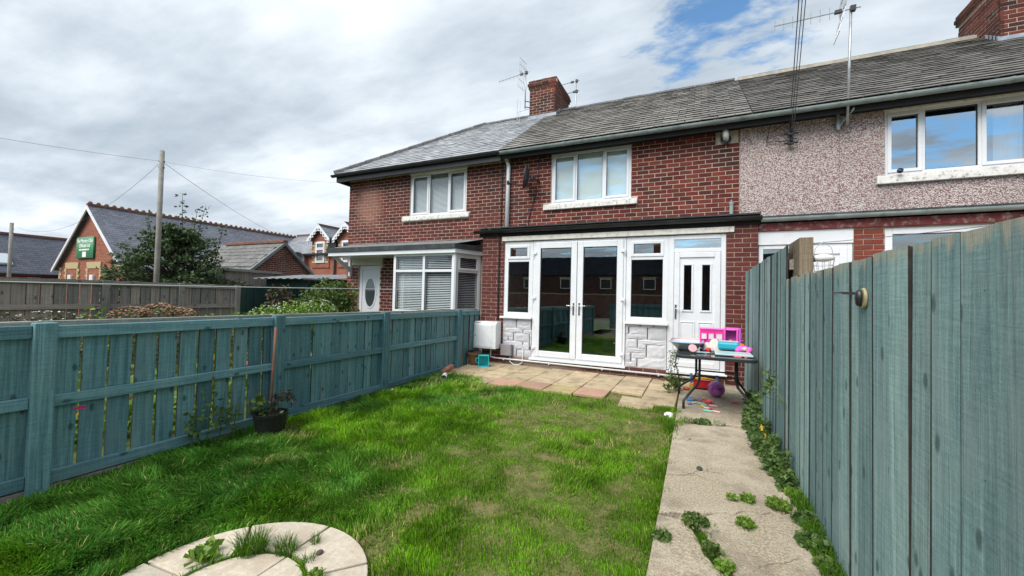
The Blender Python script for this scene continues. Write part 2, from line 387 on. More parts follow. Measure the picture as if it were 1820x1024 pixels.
def slabmat(name, col, dirt):
    t = NT(name); n = t.noise(40, 6, .7); c = t.mix(t.rng(n, .3, .7), tuple(x*.75 for x in col), col)
    c = t.mix(1.0, c, t.ramp(t.rand(), [(0, (.82, .82, .8)), (1, (1.08, 1.05, 1.0))]), 'MULTIPLY')
    c = t.mix(t.math('MULTIPLY', t.rng(t.noise(4.2, 8, .7), .44, .66), .7), c, dirt)
    return t.done(c, .9, t.bump(n, .5, .006), .2)
M['slab'] = slabmat('slab_buff', (.55, .44, .30), (.20, .165, .10))
M['slabred'] = slabmat('slab_red', (.50, .31, .23), (.26, .19, .13))
M['slabyel'] = slabmat('slab_yellow', (.52, .42, .22), (.24, .19, .10))
def concmat():
    t = NT('path_concrete'); n = t.noise(70, 6, .75); d = t.vor(75, t.pos((1, 1, .3))); n2 = t.noise(190, 3, .7)
    c = t.mix(t.rng(n, .3, .7), (.27, .222, .155), (.66, .56, .42))
    c = t.mix(t.math('MULTIPLY', t.rng(t.noise(1.7, 8, .68, None, .5), .44, .62), .6), c, (.62, .54, .42))
    c = t.mix(t.math('MULTIPLY', t.rng(t.noise(2.6, 8, .68, t.pos((1, 1, 1), (0, 0, 0), (4, 2, 0)), .4), .47, .66), .75), c, (.30, .25, .19))
    c = t.mix(t.math('MULTIPLY', t.rng(t.noise(3.1, 4, .6), .63, .76), .55), c, (.42, .23, .11))
    c = t.mix(t.math('MULTIPLY', t.rng(n2, .55, .68), .75), c, (.11, .09, .07))
    c = t.mix(t.rng(d, .12, .34, .6, 0.0), c, (.13, .115, .10))
    # hairline cracks
    wv = t.n.new('ShaderNodeVectorMath'); wv.operation = 'ADD'; t.l.new(t.pos((1, 1, 0)), wv.inputs[0])
    nz = t.n.new('ShaderNodeTexNoise'); nz.inputs['Scale'].default_value = 5; nz.inputs['Detail'].default_value = 6; t.l.new(t.pos(), nz.inputs['Vector'])
    sc_ = t.n.new('ShaderNodeVectorMath'); sc_.operation = 'SCALE'; sc_.inputs['Scale'].default_value = .35; t.l.new(nz.outputs['Color'], sc_.inputs[0]); t.l.new(sc_.outputs[0], wv.inputs[1])
    cr = t.rng(t.vor(1.35, wv.outputs[0], 'DISTANCE_TO_EDGE'), .0, .010, 1.0, 0.0); cr = t.math('MULTIPLY', cr, t.rng(t.noise(1.1, 2), .52, .62))
    c = t.mix(t.math('MULTIPLY', cr, .8), c, (.06, .05, .04))
    b = t.bump(n, .9, .014); b = t.bump(d, .5, .006, b); b = t.bump(t.math('MULTIPLY', cr, -1.0), .8, .01, b)
    return t.done(c, .92, b, .2)
M['conc'] = concmat()
M['circ'] = slabmat('circle_stone', (.60, .54, .45), (.42, .34, .26))
M['soil'] = simple('soil', (.035, .028, .018), .95, .4, 12, bump=.8, bscale=40)
def lawnbase():
    t = NT('lawn_ground'); n = t.noise(9, 8, .7)
    c = t.mix(t.rng(n, .35, .65), (.07, .095, .02), (.19, .165, .075))
    return t.done(c, .95, t.bump(t.noise(60, 5, .7), .7, .01), .1)
M['lawnbase'] = lawnbase()
def grassmat(name='grass_blades'):
    t = NT(name); a = t.n.new('ShaderNodeAttribute'); a.attribute_name = 'Col'
    t.b.inputs['Subsurface Weight'].default_value = 0
    m = t.done(a.outputs['Color'], .75, None, .12)
    tr = t.n.new('ShaderNodeBsdfTranslucent'); mx = t.n.new('ShaderNodeMixShader'); mx.inputs[0].default_value = .3
    t.l.new(a.outputs['Color'], tr.inputs[0]); t.l.new(t.b.outputs[0], mx.inputs[1]); t.l.new(tr.outputs[0], mx.inputs[2]); t.l.new(mx.outputs[0], t.out.inputs[0])
    return m
M['grass'] = grassmat()
def leafmat(name, cols, tr=.25, rough=.5):
    t = NT(name); c = t.ramp(t.n.new('ShaderNodeNewGeometry').outputs['Random Per Island'], [(i/(len(cols)-1), q) for i, q in enumerate(cols)])
    m = t.done(c, rough, None, .35)
    x = t.n.new('ShaderNodeBsdfTranslucent'); mx = t.n.new('ShaderNodeMixShader'); mx.inputs[0].default_value = tr
    t.l.new(c, x.inputs[0]); t.l.new(t.b.outputs[0], mx.inputs[1]); t.l.new(x.outputs[0], mx.inputs[2]); t.l.new(mx.outputs[0], t.out.inputs[0])
    return m
M['leaf_tree'] = leafmat('tree_leaves', [(.03, .055, .02), (.05, .09, .03), (.085, .13, .045), (.065, .105, .045)])
M['leaf_bush'] = leafmat('bush_leaves', [(.05, .09, .022), (.085, .145, .03), (.13, .19, .045), (.065, .115, .03)])
M['leaf_lime'] = leafmat('lime_leaves', [(.12, .23, .025), (.19, .32, .04), (.09, .18, .02), (.25, .34, .06)])
M['leaf_nettle'] = leafmat('nettle_leaves', [(.07, .13, .035), (.12, .20, .045), (.05, .10, .03), (.15, .23, .065)])
M['leaf_brown'] = leafmat('brown_leaves', [(.05, .03, .02), (.10, .06, .03), (.05, .07, .02), (.14, .08, .04)])
M['leaf_dry'] = leafmat('dry_leaves', [(.06, .04, .03), (.03, .025, .02), (.08, .06, .03)])
M['leaf_sedum'] = leafmat('sedum_heads', [(.38, .22, .13), (.46, .28, .16), (.30, .16, .10), (.40, .22, .17)])
M['petal_white'] = leafmat('white_flowers', [(.7, .72, .62), (.75, .75, .7), (.6, .65, .5)])
M['petal_mix'] = leafmat('mixed_flowers', [(.6, .02, .16), (.6, .35, .02), (.45, .03, .02), (.55, .4, .04), (.6, .2, .25)])
M['bark'] = simple('bark', (.06, .045, .035), .9, .3, 20, bump=.6, bscale=40)
M['wire'] = simple('overhead_wire_grey', (.12, .12, .125), .7)
M['pole'] = simple('weathered_pole', (.26, .245, .22), .85, .2, 6, bump=.4, bscale=30, dirt=(.12, .11, .1), damt=.5)
TE1, TE2, TE3 = (.105, .245, .272), (.175, .345, .370), (.145, .25, .27)
M['teal_z'] = woodmat('teal_boards', TE1, TE2, TE3, 'z', .3, (.035, .085, .105))
M['teal_y'] = woodmat('teal_rails', (.115, .25, .285), (.17, .335, .37), (.145, .25, .275), 'y', .25, (.06, .125, .15))
M['tealr_z'] = woodmat('teal_boards_weathered', (.20, .335, .338), (.29, .44, .435), (.315, .385, .38), 'z', .5, (.35, .38, .36))
M['tealr_top'] = woodmat('teal_boards_worn_top', (.20, .335, .338), (.29, .44, .435), (.315, .385, .38), 'z', .5, (.35, .38, .36), bare=(1.33, 1.54))
M['boardside'] = simple('board_edge_seam_shade', (.035, .032, .028), .9, .3, 20)  # bare board edges set near-black, painting in the shadow of the seams
M['rawcap'] = woodmat('bare_capping', (.30, .31, .27), (.46, .46, .40), (.16, .22, .22), 'y', .3, (.1, .16, .17))
M['rawtop'] = woodmat('bare_wood_top', (.30, .25, .19), (.42, .36, .28), (.25, .21, .16), 'z', .3)
M['greywood_z'] = woodmat('grey_boards', (.27, .235, .21), (.39, .345, .31), (.30, .27, .25), 'z', .45, (.07, .06, .055))
M['greywood_y'] = woodmat('grey_rails', (.29, .255, .225), (.41, .365, .33), (.25, .245, .2), 'y', .3, (.08, .075, .06))
M['rawwood'] = woodmat('bare_post', (.26, .19, .12), (.38, .29, .20), (.22, .16, .10), 'z', .3, (.12, .08, .05))
M['greenwood'] = woodmat('dark_green_boards', (.018, .045, .045), (.03, .07, .065), (.02, .04, .04), 'z', .5, (.05, .08, .05))

# ------------------------------------------------------------------ ground, lawn, path
def lawn_z(x, y): return -0.125 + 0.0145*y
g = MB()
S = 400
g.quad((-S, -S, -.30), (S, -S, -.30), (S, S, -.30), (-S, S, -.30))
g.build('ground', simple('far_ground', (.10, .11, .06), .95, .3, .3), kind='structure')
nx, ny = 40, 60
lb = MB(); vs, fs = [], []
for j in range(ny+1):
    for i in range(nx+1):
        x = -4.2 + 4.05*i/nx; y = -3 + 9.6*j/ny
        vs.append((x, y, lawn_z(x, y) + .012*math.sin(x*2.3+y*1.7) + random.uniform(-.006, .006)))
for j in range(ny):
    for i in range(nx): a = j*(nx+1)+i; fs.append((a, a+1, a+nx+2, a+nx+1))
lb.add(vs, fs)
lb.build('lawn', M['lawnbase'], smooth=True, kind='structure')
ng = MB(); ng.quad((-9.6, -8, -.06), (-4.16, -8, -.06), (-4.16, 8.4, -.06), (-9.6, 8.4, -.06))
ng.build('neighbour_garden', simple('garden_bed', (.075, .12, .02), .95, .5, 7, bump=.8, bscale=30, dirt=(.03, .025, .015), dscale=2, damt=.7), kind='structure')
nr = MB(); nr.quad((.74, -8, -.03), (7, -8, -.03), (7, 7.4, -.03), (.74, 7.4, -.03)); nr.build('yard', M['conc'], kind='structure')

# concrete path: poured bays with ragged broken joints, slightly different levels
path = thing('garden_path', 'worn concrete garden path between lawn and tall teal fence', None, (.2, 3, 0), kind='structure')
def bay(poly, z0, z1, name='concrete_bay'):
    mb = MB(); n = len(poly); mb.add([(x, y, z0) for x, y in poly] + [(x, y, z1) for x, y in poly],
        [tuple(range(n, 2*n))] + [(i, (i+1) % n, (i+1) % n+n, i+n) for i in range(n)])
    return mb.build(name, M['conc'], path, bevel=.008)
def ragged(x0, y0, x1, y1, n, amp, seed):
    r = random.Random(seed); return [(x0+(x1-x0)*i/n + (r.uniform(-amp, amp)*.3 if 0 < i < n else 0), y0+(y1-y0)*i/n + (r.uniform(-amp, amp) if 0 < i < n else 0)) for i in range(n+1)]
J0 = ragged(-.22, 4.90, .66, 5.02, 14, .022, 1)
J0b = ragged(-.22, 4.78, .66, 4.97, 14, .024, 2)
J1 = ragged(-.21, 2.72, .64, 3.16, 16, .03, 3)
J1b = [(x+.002, y-.012 - (.028 if .05 < (i/16) < .35 else 0)) for i, (x, y) in enumerate(J1)]
edgeL = lambda ya, yb, s: ragged(-.215, ya, -.215, yb, 8, .0, s)
bay(J0 + [(.66, 7.3), (-.25, 7.3)], -.2, .004)
bay(J1 + list(reversed(J0b)), -.2, .0)
# the broken near bays: a diagonal crack filled with moss and weeds
K = [(-.03, 2.71), (.02, 2.60), (.05, 2.50), (.07, 2.42), (.11, 2.33), (.16, 2.26), (.20, 2.14), (.23, 1.9), (.25, 1.4)]
bay([(-.215, 1.4), (.22, 1.4)] + [(x-.03, y) for x, y in reversed(K[:-1])] + [(-.215, J1b[0][1])], -.2, -.008)
bay([(.275, 1.4), (.66, 1.4)] + list(reversed(J1b))[:-4] + [(.01, 2.755)] + [(x+.025, y) for x, y in K[:-1]], -.2, .002)
pb = MB(); pb.quad((-.21, -3, -.012), (.68, -3, -.012), (.68, 1.41, -.012), (-.21, 1.41, -.012)); pb.build('concrete_bay', M['conc'], path)
pe = MB(); pe.quad((-.205, 1.3, -.045), (.66, 1.3, -.045), (.66, 5.2, -.045), (-.205, 5.2, -.045)); pe.build('soil_bed', M['soil'], path)

# patio of flags
patio = thing('patio', 'row of buff and red concrete paving flags along the house wall', None, (-2, 6.4, 0), kind='structure')
pu = MB(); pu.box(-4.1, -.26, 5.78, 7.3, -.2, -.045); pu.build('sub_base', M['soil'], patio)
slab_me = {}
def slab_mesh(w, d, key):
    if key in slab_me: return slab_me[key]
    bm = bmesh.new(); bmesh.ops.create_cube(bm, size=1); bmesh.ops.scale(bm, vec=(w, d, .042), verts=bm.verts)
    bmesh.ops.bevel(bm, geom=bm.edges[:], offset=.006, segments=1, affect='EDGES')
    me = bpy.data.meshes.new('slab'); bm.to_mesh(me); bm.free(); slab_me[key] = me; return me
rs = random.Random(4)
edge_mat = {0: 'slab', 2: 'slabred', 3: 'slabyel', 4: 'slabred', 5: 'slabred'}
for j in range(4):
    for i in range(9):
        x1 = -.25 - .447*i; x0 = max(x1-.447, -4.06); y0 = 5.53 + .447*j; y1 = y0+.447 if j < 3 else 7.28
        if j == 0 and (i >= 7 or i == 1): continue      # ragged front edge
        mk = edge_mat.get(i, 'slab') if j == 0 else 'slab'
        w, d = x1-x0-.012, y1-y0-.012; key = (round(w, 3), round(d, 3), mk)
        if key not in slab_me: me = slab_mesh(w, d, key); me.materials.append(M[mk])
        piece('slab', slab_me[key], ((x0+x1)/2, (y0+y1)/2 + rs.uniform(-.006, .006) + (.02 if j == 0 and i in (2, 4) else 0), -.021+rs.uniform(-.005, .004)), patio,
              rot=(rs.uniform(-.012, .012), rs.uniform(-.012, .012), rs.uniform(-.012, .012)))
# loose flag laid as a step, tipped onto the grass
q = slab_mesh(.43, .44, ('step',)).copy(); q.materials.append(M['slab'])
piece('slab', q, (-.72, 5.53, -.038), patio, rot=(.07, .02, .03))
# crazy-paving corner
for (x, y, w, d, rz) in ((-3.72, 6.0, .5, .3, .25), (-3.4, 5.78, .45, .22, .2), (-3.93, 5.82, .28, .2, .5)):
    q = slab_mesh(w, d, (w, d, 'c')).copy(); q.materials.append(M['slabyel'] if w > .46 else M['slab'])
    piece('slab', q, (x, y, -.02), patio, rot=(.01, -.01, rz))

# round stone feature set in the lawn: two rings of segments
CC = Vector((-1.92, 1.17)); 
circ = thing('stone_circle', 'pale round paving circle of wedge stones set in the lawn', None, (CC.x, CC.y, -.1), kind='structure')
base = MB(); base.lathe([(0, -.088), (.58, -.088), (.58, -.16)], 32, (CC.x, CC.y, 0)); base.build('bedding', M['soil'], circ)
def wedge(r0, r1, a0, a1, z):
    n = 8; top = [(CC.x+r1*math.cos(a0+(a1-a0)*i/n), CC.y+r1*math.sin(a0+(a1-a0)*i/n)) for i in range(n+1)]
    inn = [(CC.x+r0*math.cos(a1+(a0-a1)*i/n), CC.y+r0*math.sin(a1+(a0-a1)*i/n)) for i in range(n+1)] if r0 > .01 else [(CC.x, CC.y)]
    mb = MB(); mb.prism(top+inn, 'z', -.15, z); return mb.build('stone', M['circ'], circ, bevel=.006)
for k in range(8):
    a = R_(94-48*0 + 45*k); wedge(.328, .60, a+.012, a+R_(45)-.012, -.062 + random.uniform(-.004, .004))
for k in range(4):
    a = R_(93 + 90*k); wedge(0, .305, a+.014, a+R_(90)-.014, -.066)

# ------------------------------------------------------------------ brick laying
def brick_mesh(L, Hh, mat):
    x, z, c, d = L/2, Hh/2, .004, .05
    v = [(-x+c, 0, -z+c), (x-c, 0, -z+c), (x-c, 0, z-c), (-x+c, 0, z-c), (-x, c, -z), (x, c, -z), (x, c, z), (-x, c, z), (-x, d, -z), (x, d, -z), (x, d, z), (-x, d, z)]
    f = [(0, 1, 2, 3)] + [(4+i, 4+(i+1) % 4, (i+1) % 4, i) for i in range(4)] + [(8+i, 8+(i+1) % 4, 4+(i+1) % 4, 4+i) for i in range(4)]
    me = bpy.data.meshes.new('brick'); me.from_pydata(v, [], f); me.update(); me.materials.append(mat); return me
def brick_slots(x0, x1, z0, z1, L, C, joint, holes=(), seed=0, phase=0.0):
    r = random.Random(seed); out = []; k = 0; z = z0
    while z + C*.6 < z1:
        zt = min(z+C-joint, z1)
        x = x0 - (L*.5 if k % 2 else 0) - phase
        while x < x1:
            segs = [(max(x, x0)+joint*.0, min(x+L-joint, x1))]
            for hx0, hx1, hz0, hz1 in holes:
                if zt > hz0+.012 and z < hz1-.012:
                    ns = []
                    for a, b in segs:
                        if b <= hx0 or a >= hx1: ns.append((a, b)); continue
                        if a < hx0-.03: ns.append((a, hx0-.004))
                        if b > hx1+.03: ns.append((hx1+.004, b))
                    segs = ns
            for a, b in segs:
                if b-a > .025: out.append(((a+b)/2, (z+zt)/2, b-a, zt-z))
            x += L
        z += C; k += 1
    return out
def lay(groups, limit, L, Hh):
    """groups: list of (parent, slots, fn(slot)->(loc, rotz), material). Nearest bricks become pieces, the rest one mass each."""
    allb = []
    for gi, (par, slots, fn, mat) in enumerate(groups):
        for s in slots:
            loc, rz = fn(s); d = (Vector(loc)-CAM).length
            allb.append((d, gi, s, loc, rz))
    allb.sort(key=lambda t: t[0])
    meshes = {}; rest = {}
    rr = random.Random(9)
    for n, (d, gi, s, loc, rz) in enumerate(allb):
        par, _, _, mat = groups[gi]
        jit = rr.uniform(-.0025, .002)
        nrm = Vector((math.sin(rz), -math.cos(rz), 0))
        loc = Vector(loc) + nrm*jit
        if n < limit:
            if mat.name not in meshes: meshes[mat.name] = brick_mesh(L, Hh, mat)
            piece('brick', meshes[mat.name], loc, par, (s[2]/L, 1, s[3]/Hh), (0, rr.uniform(-.006, .006), rz))
        else:
            mb = rest.setdefault((gi), MB())
            mb.xf = Matrix.Translation(loc) @ Matrix.Rotation(rz, 4, 'Z')
            x, z, c, dd = s[2]/2, s[3]/2, .004, .02
            mb.add([(-x+c, 0, -z+c), (x-c, 0, -z+c), (x-c, 0, z-c), (-x+c, 0, z-c), (-x, c, -z), (x, c, -z), (x, c, z), (-x, c, z), (-x, dd, -z), (x, dd, -z), (x, dd, z), (-x, dd, z)],
                [(0, 1, 2, 3)] + [(4+i, 4+(i+1) % 4, (i+1) % 4, i) for i in range(4)] + [(8+i, 8+(i+1) % 4, 4+(i+1) % 4, 4+i) for i in range(4)])
    for gi, mb in rest.items():
        mb.build('brickwork', groups[gi][3], groups[gi][0], kind='stuff', fix=False)
def slab_wall(mb, x0, x1, z0, z1, y0, y1, holes=()):
    xs = sorted({x0, x1, *[min(max(h[i], x0), x1) for h in holes for i in (0, 1)]}); zs = sorted({z0, z1, *[min(max(h[i], z0), z1) for h in holes for i in (2, 3)]})
    for a, b in zip(xs, xs[1:]):
        run = None
        for c, d in zip(zs, zs[1:]):
            inside = any(h[0]-1e-6 <= a and b <= h[1]+1e-6 and h[2]-1e-6 <= c and d <= h[3]+1e-6 for h in holes)
            if inside:
                if run: mb.box(a, b, y0, y1, *run); run = None
            else: run = (run[0], d) if run else (c, d)
        if run: mb.box(a, b, y0, y1, *run)
    return mb
# ------------------------------------------------------------------ windows
def casement(house, x0, x1, z0, z1, Y, muls, sash, glass, xf=None, fw_=.055, label=None, transom=None, behind=None, upv=None):
    """White window: frame mesh as the part, panes and sashes as its sub-parts. Y is the outer face of the frame."""
    upv = upv or M['upvc']
    fr = MB(xf); fr.frame(x0, x1, z0, z1, fw_, Y, Y+.07)
    edges = [x0+fw_] + [v for mx in muls for v in (mx-fw_*.45, mx+fw_*.45)] + [x1-fw_]
    for mx in muls: fr.box(mx-fw_*.45, mx+fw_*.45, Y+.001, Y+.069, z0+fw_, z1-fw_)
    if transom:
        for i in range(0, len(edges), 2): fr.box(edges[i], edges[i+1], Y+.002, Y+.068, transom-fw_*.4, transom+fw_*.4)
    w = fr.build('window', upv, house, bevel=.006)
    if label: w['label'] = label
    cells = []
    for i in range(0, len(edges), 2):
        a, b = edges[i], edges[i+1]
        if transom: cells += [(a, b, z0+fw_, transom-fw_*.4, i//2, 0), (a, b, transom+fw_*.4, z1-fw_, i//2, 1)]
        else: cells.append((a, b, z0+fw_, z1-fw_, i//2, 0))
    for (a, b, c, d, i, j) in cells:
        if (i, j) in sash or i in sash:
            s = MB(xf); s.frame(a-.012, b+.012, c-.012, d+.012, .05, Y-.014, Y+.05); s.build('sash', upv, w, bevel=.006)
            a, b, c, d = a+.036, b-.036, c+.036, d-.036
        p = MB(xf); p.quad((a, Y+.03, c), (b, Y+.03, c), (b, Y+.03, d), (a, Y+.03, d)); p.build('pane', glass, w, fix=False)
        gk = MB(xf); gk.frame(a-.001, b+.001, c-.001, d+.001, .009, Y+.018, Y+.0295); gk.build('gasket', M['black'], w)
    return w
def blinds(par, x0, x1, z0, z1, Y, pitch=.033, mat=None, xf=None, tilt=.5):
    mb = MB(xf); z = z0
    while z < z1:
        mb.quad((x0, Y, z), (x1, Y, z), (x1, Y+.022*math.cos(tilt), z+.022*math.sin(tilt)+.004), (x0, Y+.022*math.cos(tilt), z+.022*math.sin(tilt)+.004)); z += pitch
    return mb.build('blind', mat or M['blind'], par, kind='stuff')
def roombox(par, x0, x1, y0, y1, z0, z1, mat, name='interior'):
    mb = MB()
    mb.quad((x0, y1, z0), (x1, y1, z0), (x1, y1, z1), (x0, y1, z1)); mb.quad((x0, y0, z0), (x0, y1, z0), (x0, y1, z1), (x0, y0, z1))
    mb.quad((x1, y0, z0), (x1, y1, z0), (x1, y1, z1), (x1, y0, z1)); mb.quad((x0, y0, z0), (x1, y0, z0), (x1, y1, z0), (x0, y1, z0)); mb.quad((x0, y0, z1), (x1, y0, z1), (x1, y1, z1), (x0, y1, z1))
    return mb.build(name, mat, par, fix=False)
# ------------------------------------------------------------------ roofs
EY, EZ, RY, RZ = 7.97, 4.57, 11.3, 6.83        # eaves line and ridge line of the terrace
SL = math.hypot(RY-EY, RZ-EZ); SA = math.atan2(RZ-EZ, RY-EY)
def roof_pt(s, lift=0.0): return EY + s*math.cos(SA) - lift*math.sin(SA), EZ + s*math.sin(SA) + lift*math.cos(SA)
def slate_mesh(w, h, mat, th=.009, lift=.03):
    # local: x across, y up the slope, z off the slope; tail end raised
    me = bpy.data.meshes.new('slate'); x = w/2
    v = [(-x, 0, lift), (x, 0, lift), (x, h, .002), (-x, h, .002), (-x, 0, .0+lift+th), (x, 0, .0+lift+th), (x, h, .002+th), (-x, h, .002+th)]
    me.from_pydata(v, [], [(0, 3, 2, 1), (4, 5, 6, 7), (0, 1, 5, 4), (1, 2, 6, 5), (2, 3, 7, 6), (3, 0, 4, 7)]); me.update(); me.materials.append(mat); return me
def slate_roof(roof, x0, x1, mat, W=.28, G=.20, limit=300, clip=None, seed=1, visible=None, lift=.03):
    r = random.Random(seed); me = slate_mesh(W-.010, G*1.32, mat, .012, lift); cand = []
    rows = int(SL/G)
    for k in range(rows+1):
        s = k*G - .03
        if s > SL-.08: break
        x = x0 - (W/2 if k % 2 else 0)
        while x < x1 + W/2:
            a, b = max(x, x0), min(x+W, x1)
            if clip: a = max(a, clip(s+.12))
            if b-a > .05: cand.append(((a+b)/2, s, (b-a)/W))
            x += W
    y, z = 0, 0
    cand.sort(key=lambda c: (Vector((c[0], *roof_pt(c[1])))-CAM).length + (50 if visible and not visible(c) else 0))
    rest = MB()
    for n, (xc, s, f) in enumerate(cand):
        yy, zz_ = roof_pt(s)
        rot = (SA + r.uniform(-.02, .02), r.uniform(-.02, .02), r.uniform(-.025, .025))
        if n < limit: piece('slate', me, (xc, yy, zz_), roof, (f, 1, 1), rot)
        else:
            rest.xf = Matrix.Translation((xc, yy, zz_)) @ Euler(rot).to_matrix().to_4x4() @ Matrix.Diagonal((f, 1, 1, 1))
            rest.add([tuple(v.co) for v in me.vertices], [tuple(p.vertices) for p in me.polygons])
    if rest.v: rest.build('slates', mat, roof, kind='stuff', fix=False)
def half_gutter(x0, x1, y, z, r, mat, par, name='gutter', joints=1.9, seg=8):
    mb = MB(); n = seg; prof = [(y + r*math.cos(math.pi+math.pi*i/n), z + r*math.sin(math.pi+math.pi*i/n)) for i in range(n+1)]
    inner = [(y + (r-.006)*math.cos(math.pi+math.pi*i/n), z + (r-.006)*math.sin(math.pi+math.pi*i/n)) for i in range(n+1)]
    mb.prism(prof + inner[::-1], 'x', x0, x1)
    x = x0 + .6
    while x < x1:
        p2 = [(y + (r+.006)*math.cos(math.pi+math.pi*i/n), z + .002 + (r+.006)*math.sin(math.pi+math.pi*i/n)) for i in range(n+1)]
        mb.prism(p2 + inner[::-1], 'x', x, x+.05); x += joints
    return mb.build(name, mat, par)
YE, YU = 7.30, 8.30            # face of the ground-floor extension, face of the upper wall
BL, BC, BJ = .2235, .0826, .0105
EL, EC, EJ = .225, .075, .010

# ================================================================== brick house (middle)
HB = thing('brick_house', 'dark red brick terraced house with white French doors and flat-roofed extension', 'house', (-1.6, 8.3, 0))
WU = (-2.95, -1.26, 3.36, 4.46)
mb = MB(); slab_wall(mb, -4.05, .648, 2.4, 4.62, YU+.006, YU+.26, [WU]); wall_u = mb.build('upper_wall', M['mortar'], HB)
mb = MB(); mb.box(-4.05, -3.55, YE+.006, YU+.2, -.25, 2.6); pier_l = mb.build('pier', M['mortar2'], HB)
mb = MB(); mb.box(.395, .83, YE+.006, YU+.2, -.25, 2.6); pier_r = mb.build('pier', M['mortar2'], HB)
mb = MB(); mb.box(-3.55, .395, YE+.006, YE+.2, -.25, .165); plinth = mb.build('plinth', M['mortar2'], HB)
front = lambda Y: (lambda s: ((s[0], Y, s[1]), 0.0))
sl_u = brick_slots(-4.045, .64, 2.66, 4.46, BL, BC, BJ, [(WU[0]-.002, WU[1]+.002, WU[2]-.13, WU[3]), (-3.12, -1.13, 3.225, 3.36)], 3)
sl_pl = brick_slots(-4.05, -3.552, .02, 2.58, EL, EC, EJ, [], 4); sl_pr = brick_slots(.397, .83, .02, 2.58, EL, EC, EJ, [], 5)
sl_b = brick_slots(-3.55, .395, -.06, .155, EL, EC, EJ, [], 6)
lay([(wall_u, sl_u, front(YU), M['brick_main']), (pier_l, sl_pl, front(YE), M['brick_ext']), (pier_r, sl_pr, front(YE), M['brick_ext']), (plinth, sl_b, front(YE), M['brick_pale'])], 300, BL-BJ, BC-BJ)
mb = MB()      # side face of the left pier, bricks seen edge-on
for s in brick_slots(YE+.012, YU, .02, 2.58, EL, EC, EJ, [], 8): mb.box(-4.056, -4.04, s[0]-s[2]/2, s[0]+s[2]/2, s[1]-s[3]/2, s[1]+s[3]/2)
mb.build('brickwork', M['brick_ext'], pier_l, kind='stuff')
# upstairs window
w = casement(HB, *WU, YU+.03, [-2.40, -1.82], {0, 2}, M['glass_pale'])
mb = MB(); mb.box(-3.11, -1.13, YU-.055, YU+.09, 3.235, 3.345); mb.build('sill', M['sillpaint'], HB, bevel=.008)
mb = MB(); mb.box(-2.97, -1.24, YU-.03, YU+.06, 3.335, 3.362); mb.build('sill', M['upvc'], w, bevel=.004)
roombox(HB, -3.2, -1.0, YU+.27, YU+2.2, 3.0, 4.6, M['roompale'])
mb = MB(); mb.add([(-2.9, YU+.115, 3.4), (-1.3, YU+.115, 3.4), (-1.3, YU+.115, 4.44), (-2.9, YU+.115, 4.44)], [(0, 1, 2, 3)]); mb.build('roller_blind', M['paleblind'], HB)
# extension joinery
jo = M['upvc']
wl_ = casement(HB, -3.55, -2.935, .945, 2.425, YE+.02, [], {(0, 1)}, M['glass'], transom=2.06, fw_=.085)
wr_ = casement(HB, -1.165, -.475, .945, 2.425, YE+.02, [], {(0, 1)}, M['glass'], transom=2.06, fw_=.085)
for (a, b, par) in ((-3.6, -2.93, wl_), (-1.17, -.465, wr_)):
    mb = MB(); mb.box(a, b, YE-.06, YE+.09, .905, .945); mb.build('sill', jo, par, bevel=.006)
fd = MB(); fd.frame(-2.93, -1.17, .165, 2.425, .055, YE+.018, YE+.088); fd = fd.build('french_doors', jo, HB, bevel=.006)
mb = MB(); mb.box(-2.96, -1.15, YE-.05, YE+.02, .130, .166); mb.build('threshold', jo, fd, bevel=.005)
for (a, b, hs) in ((-2.885, -2.055, 1), (-2.045, -1.215, -1)):
    lf = MB(); lf.frame(a, b, .205, 2.385, .11, YE-.004, YE+.06); lf = lf.build('door_leaf', jo, fd, bevel=.008)
    p = MB(); p.quad((a+.11, YE+.025, .315), (b-.11, YE+.025, .315), (b-.11, YE+.025, 2.275), (a+.11, YE+.025, 2.275)); p.build('pane', M['glass'], fd, fix=False)
    gk = MB(); gk.frame(a+.109, b-.109, .314, 2.276, .012, YE+.008, YE+.0245); gk.build('gasket', M['black'], fd)
    hx = b-.05 if hs > 0 else a+.05
    h = MB(); h.box(hx-.015, hx+.015, YE-.014, YE-.003, 1.02, 1.25); h.tube([(hx, YE-.01, 1.19), (hx, YE-.05, 1.19), (hx-hs*.12, YE-.052, 1.19)], .009, 8); h.build('handle', M['chrome'], fd, bevel=.003)
    ex = a if hs > 0 else b
    for z in (.36, 1.32, 2.18):
        k = MB(); k.box(ex-.035, ex+.035, YE-.026, YE-.003, z-.016, z+.03); k.tube([(ex-hs*.03, YE-.014, z-.06), (ex-hs*.03, YE-.014, z+.02)], .011, 8); k.build('hinge', jo, fd, bevel=.004)
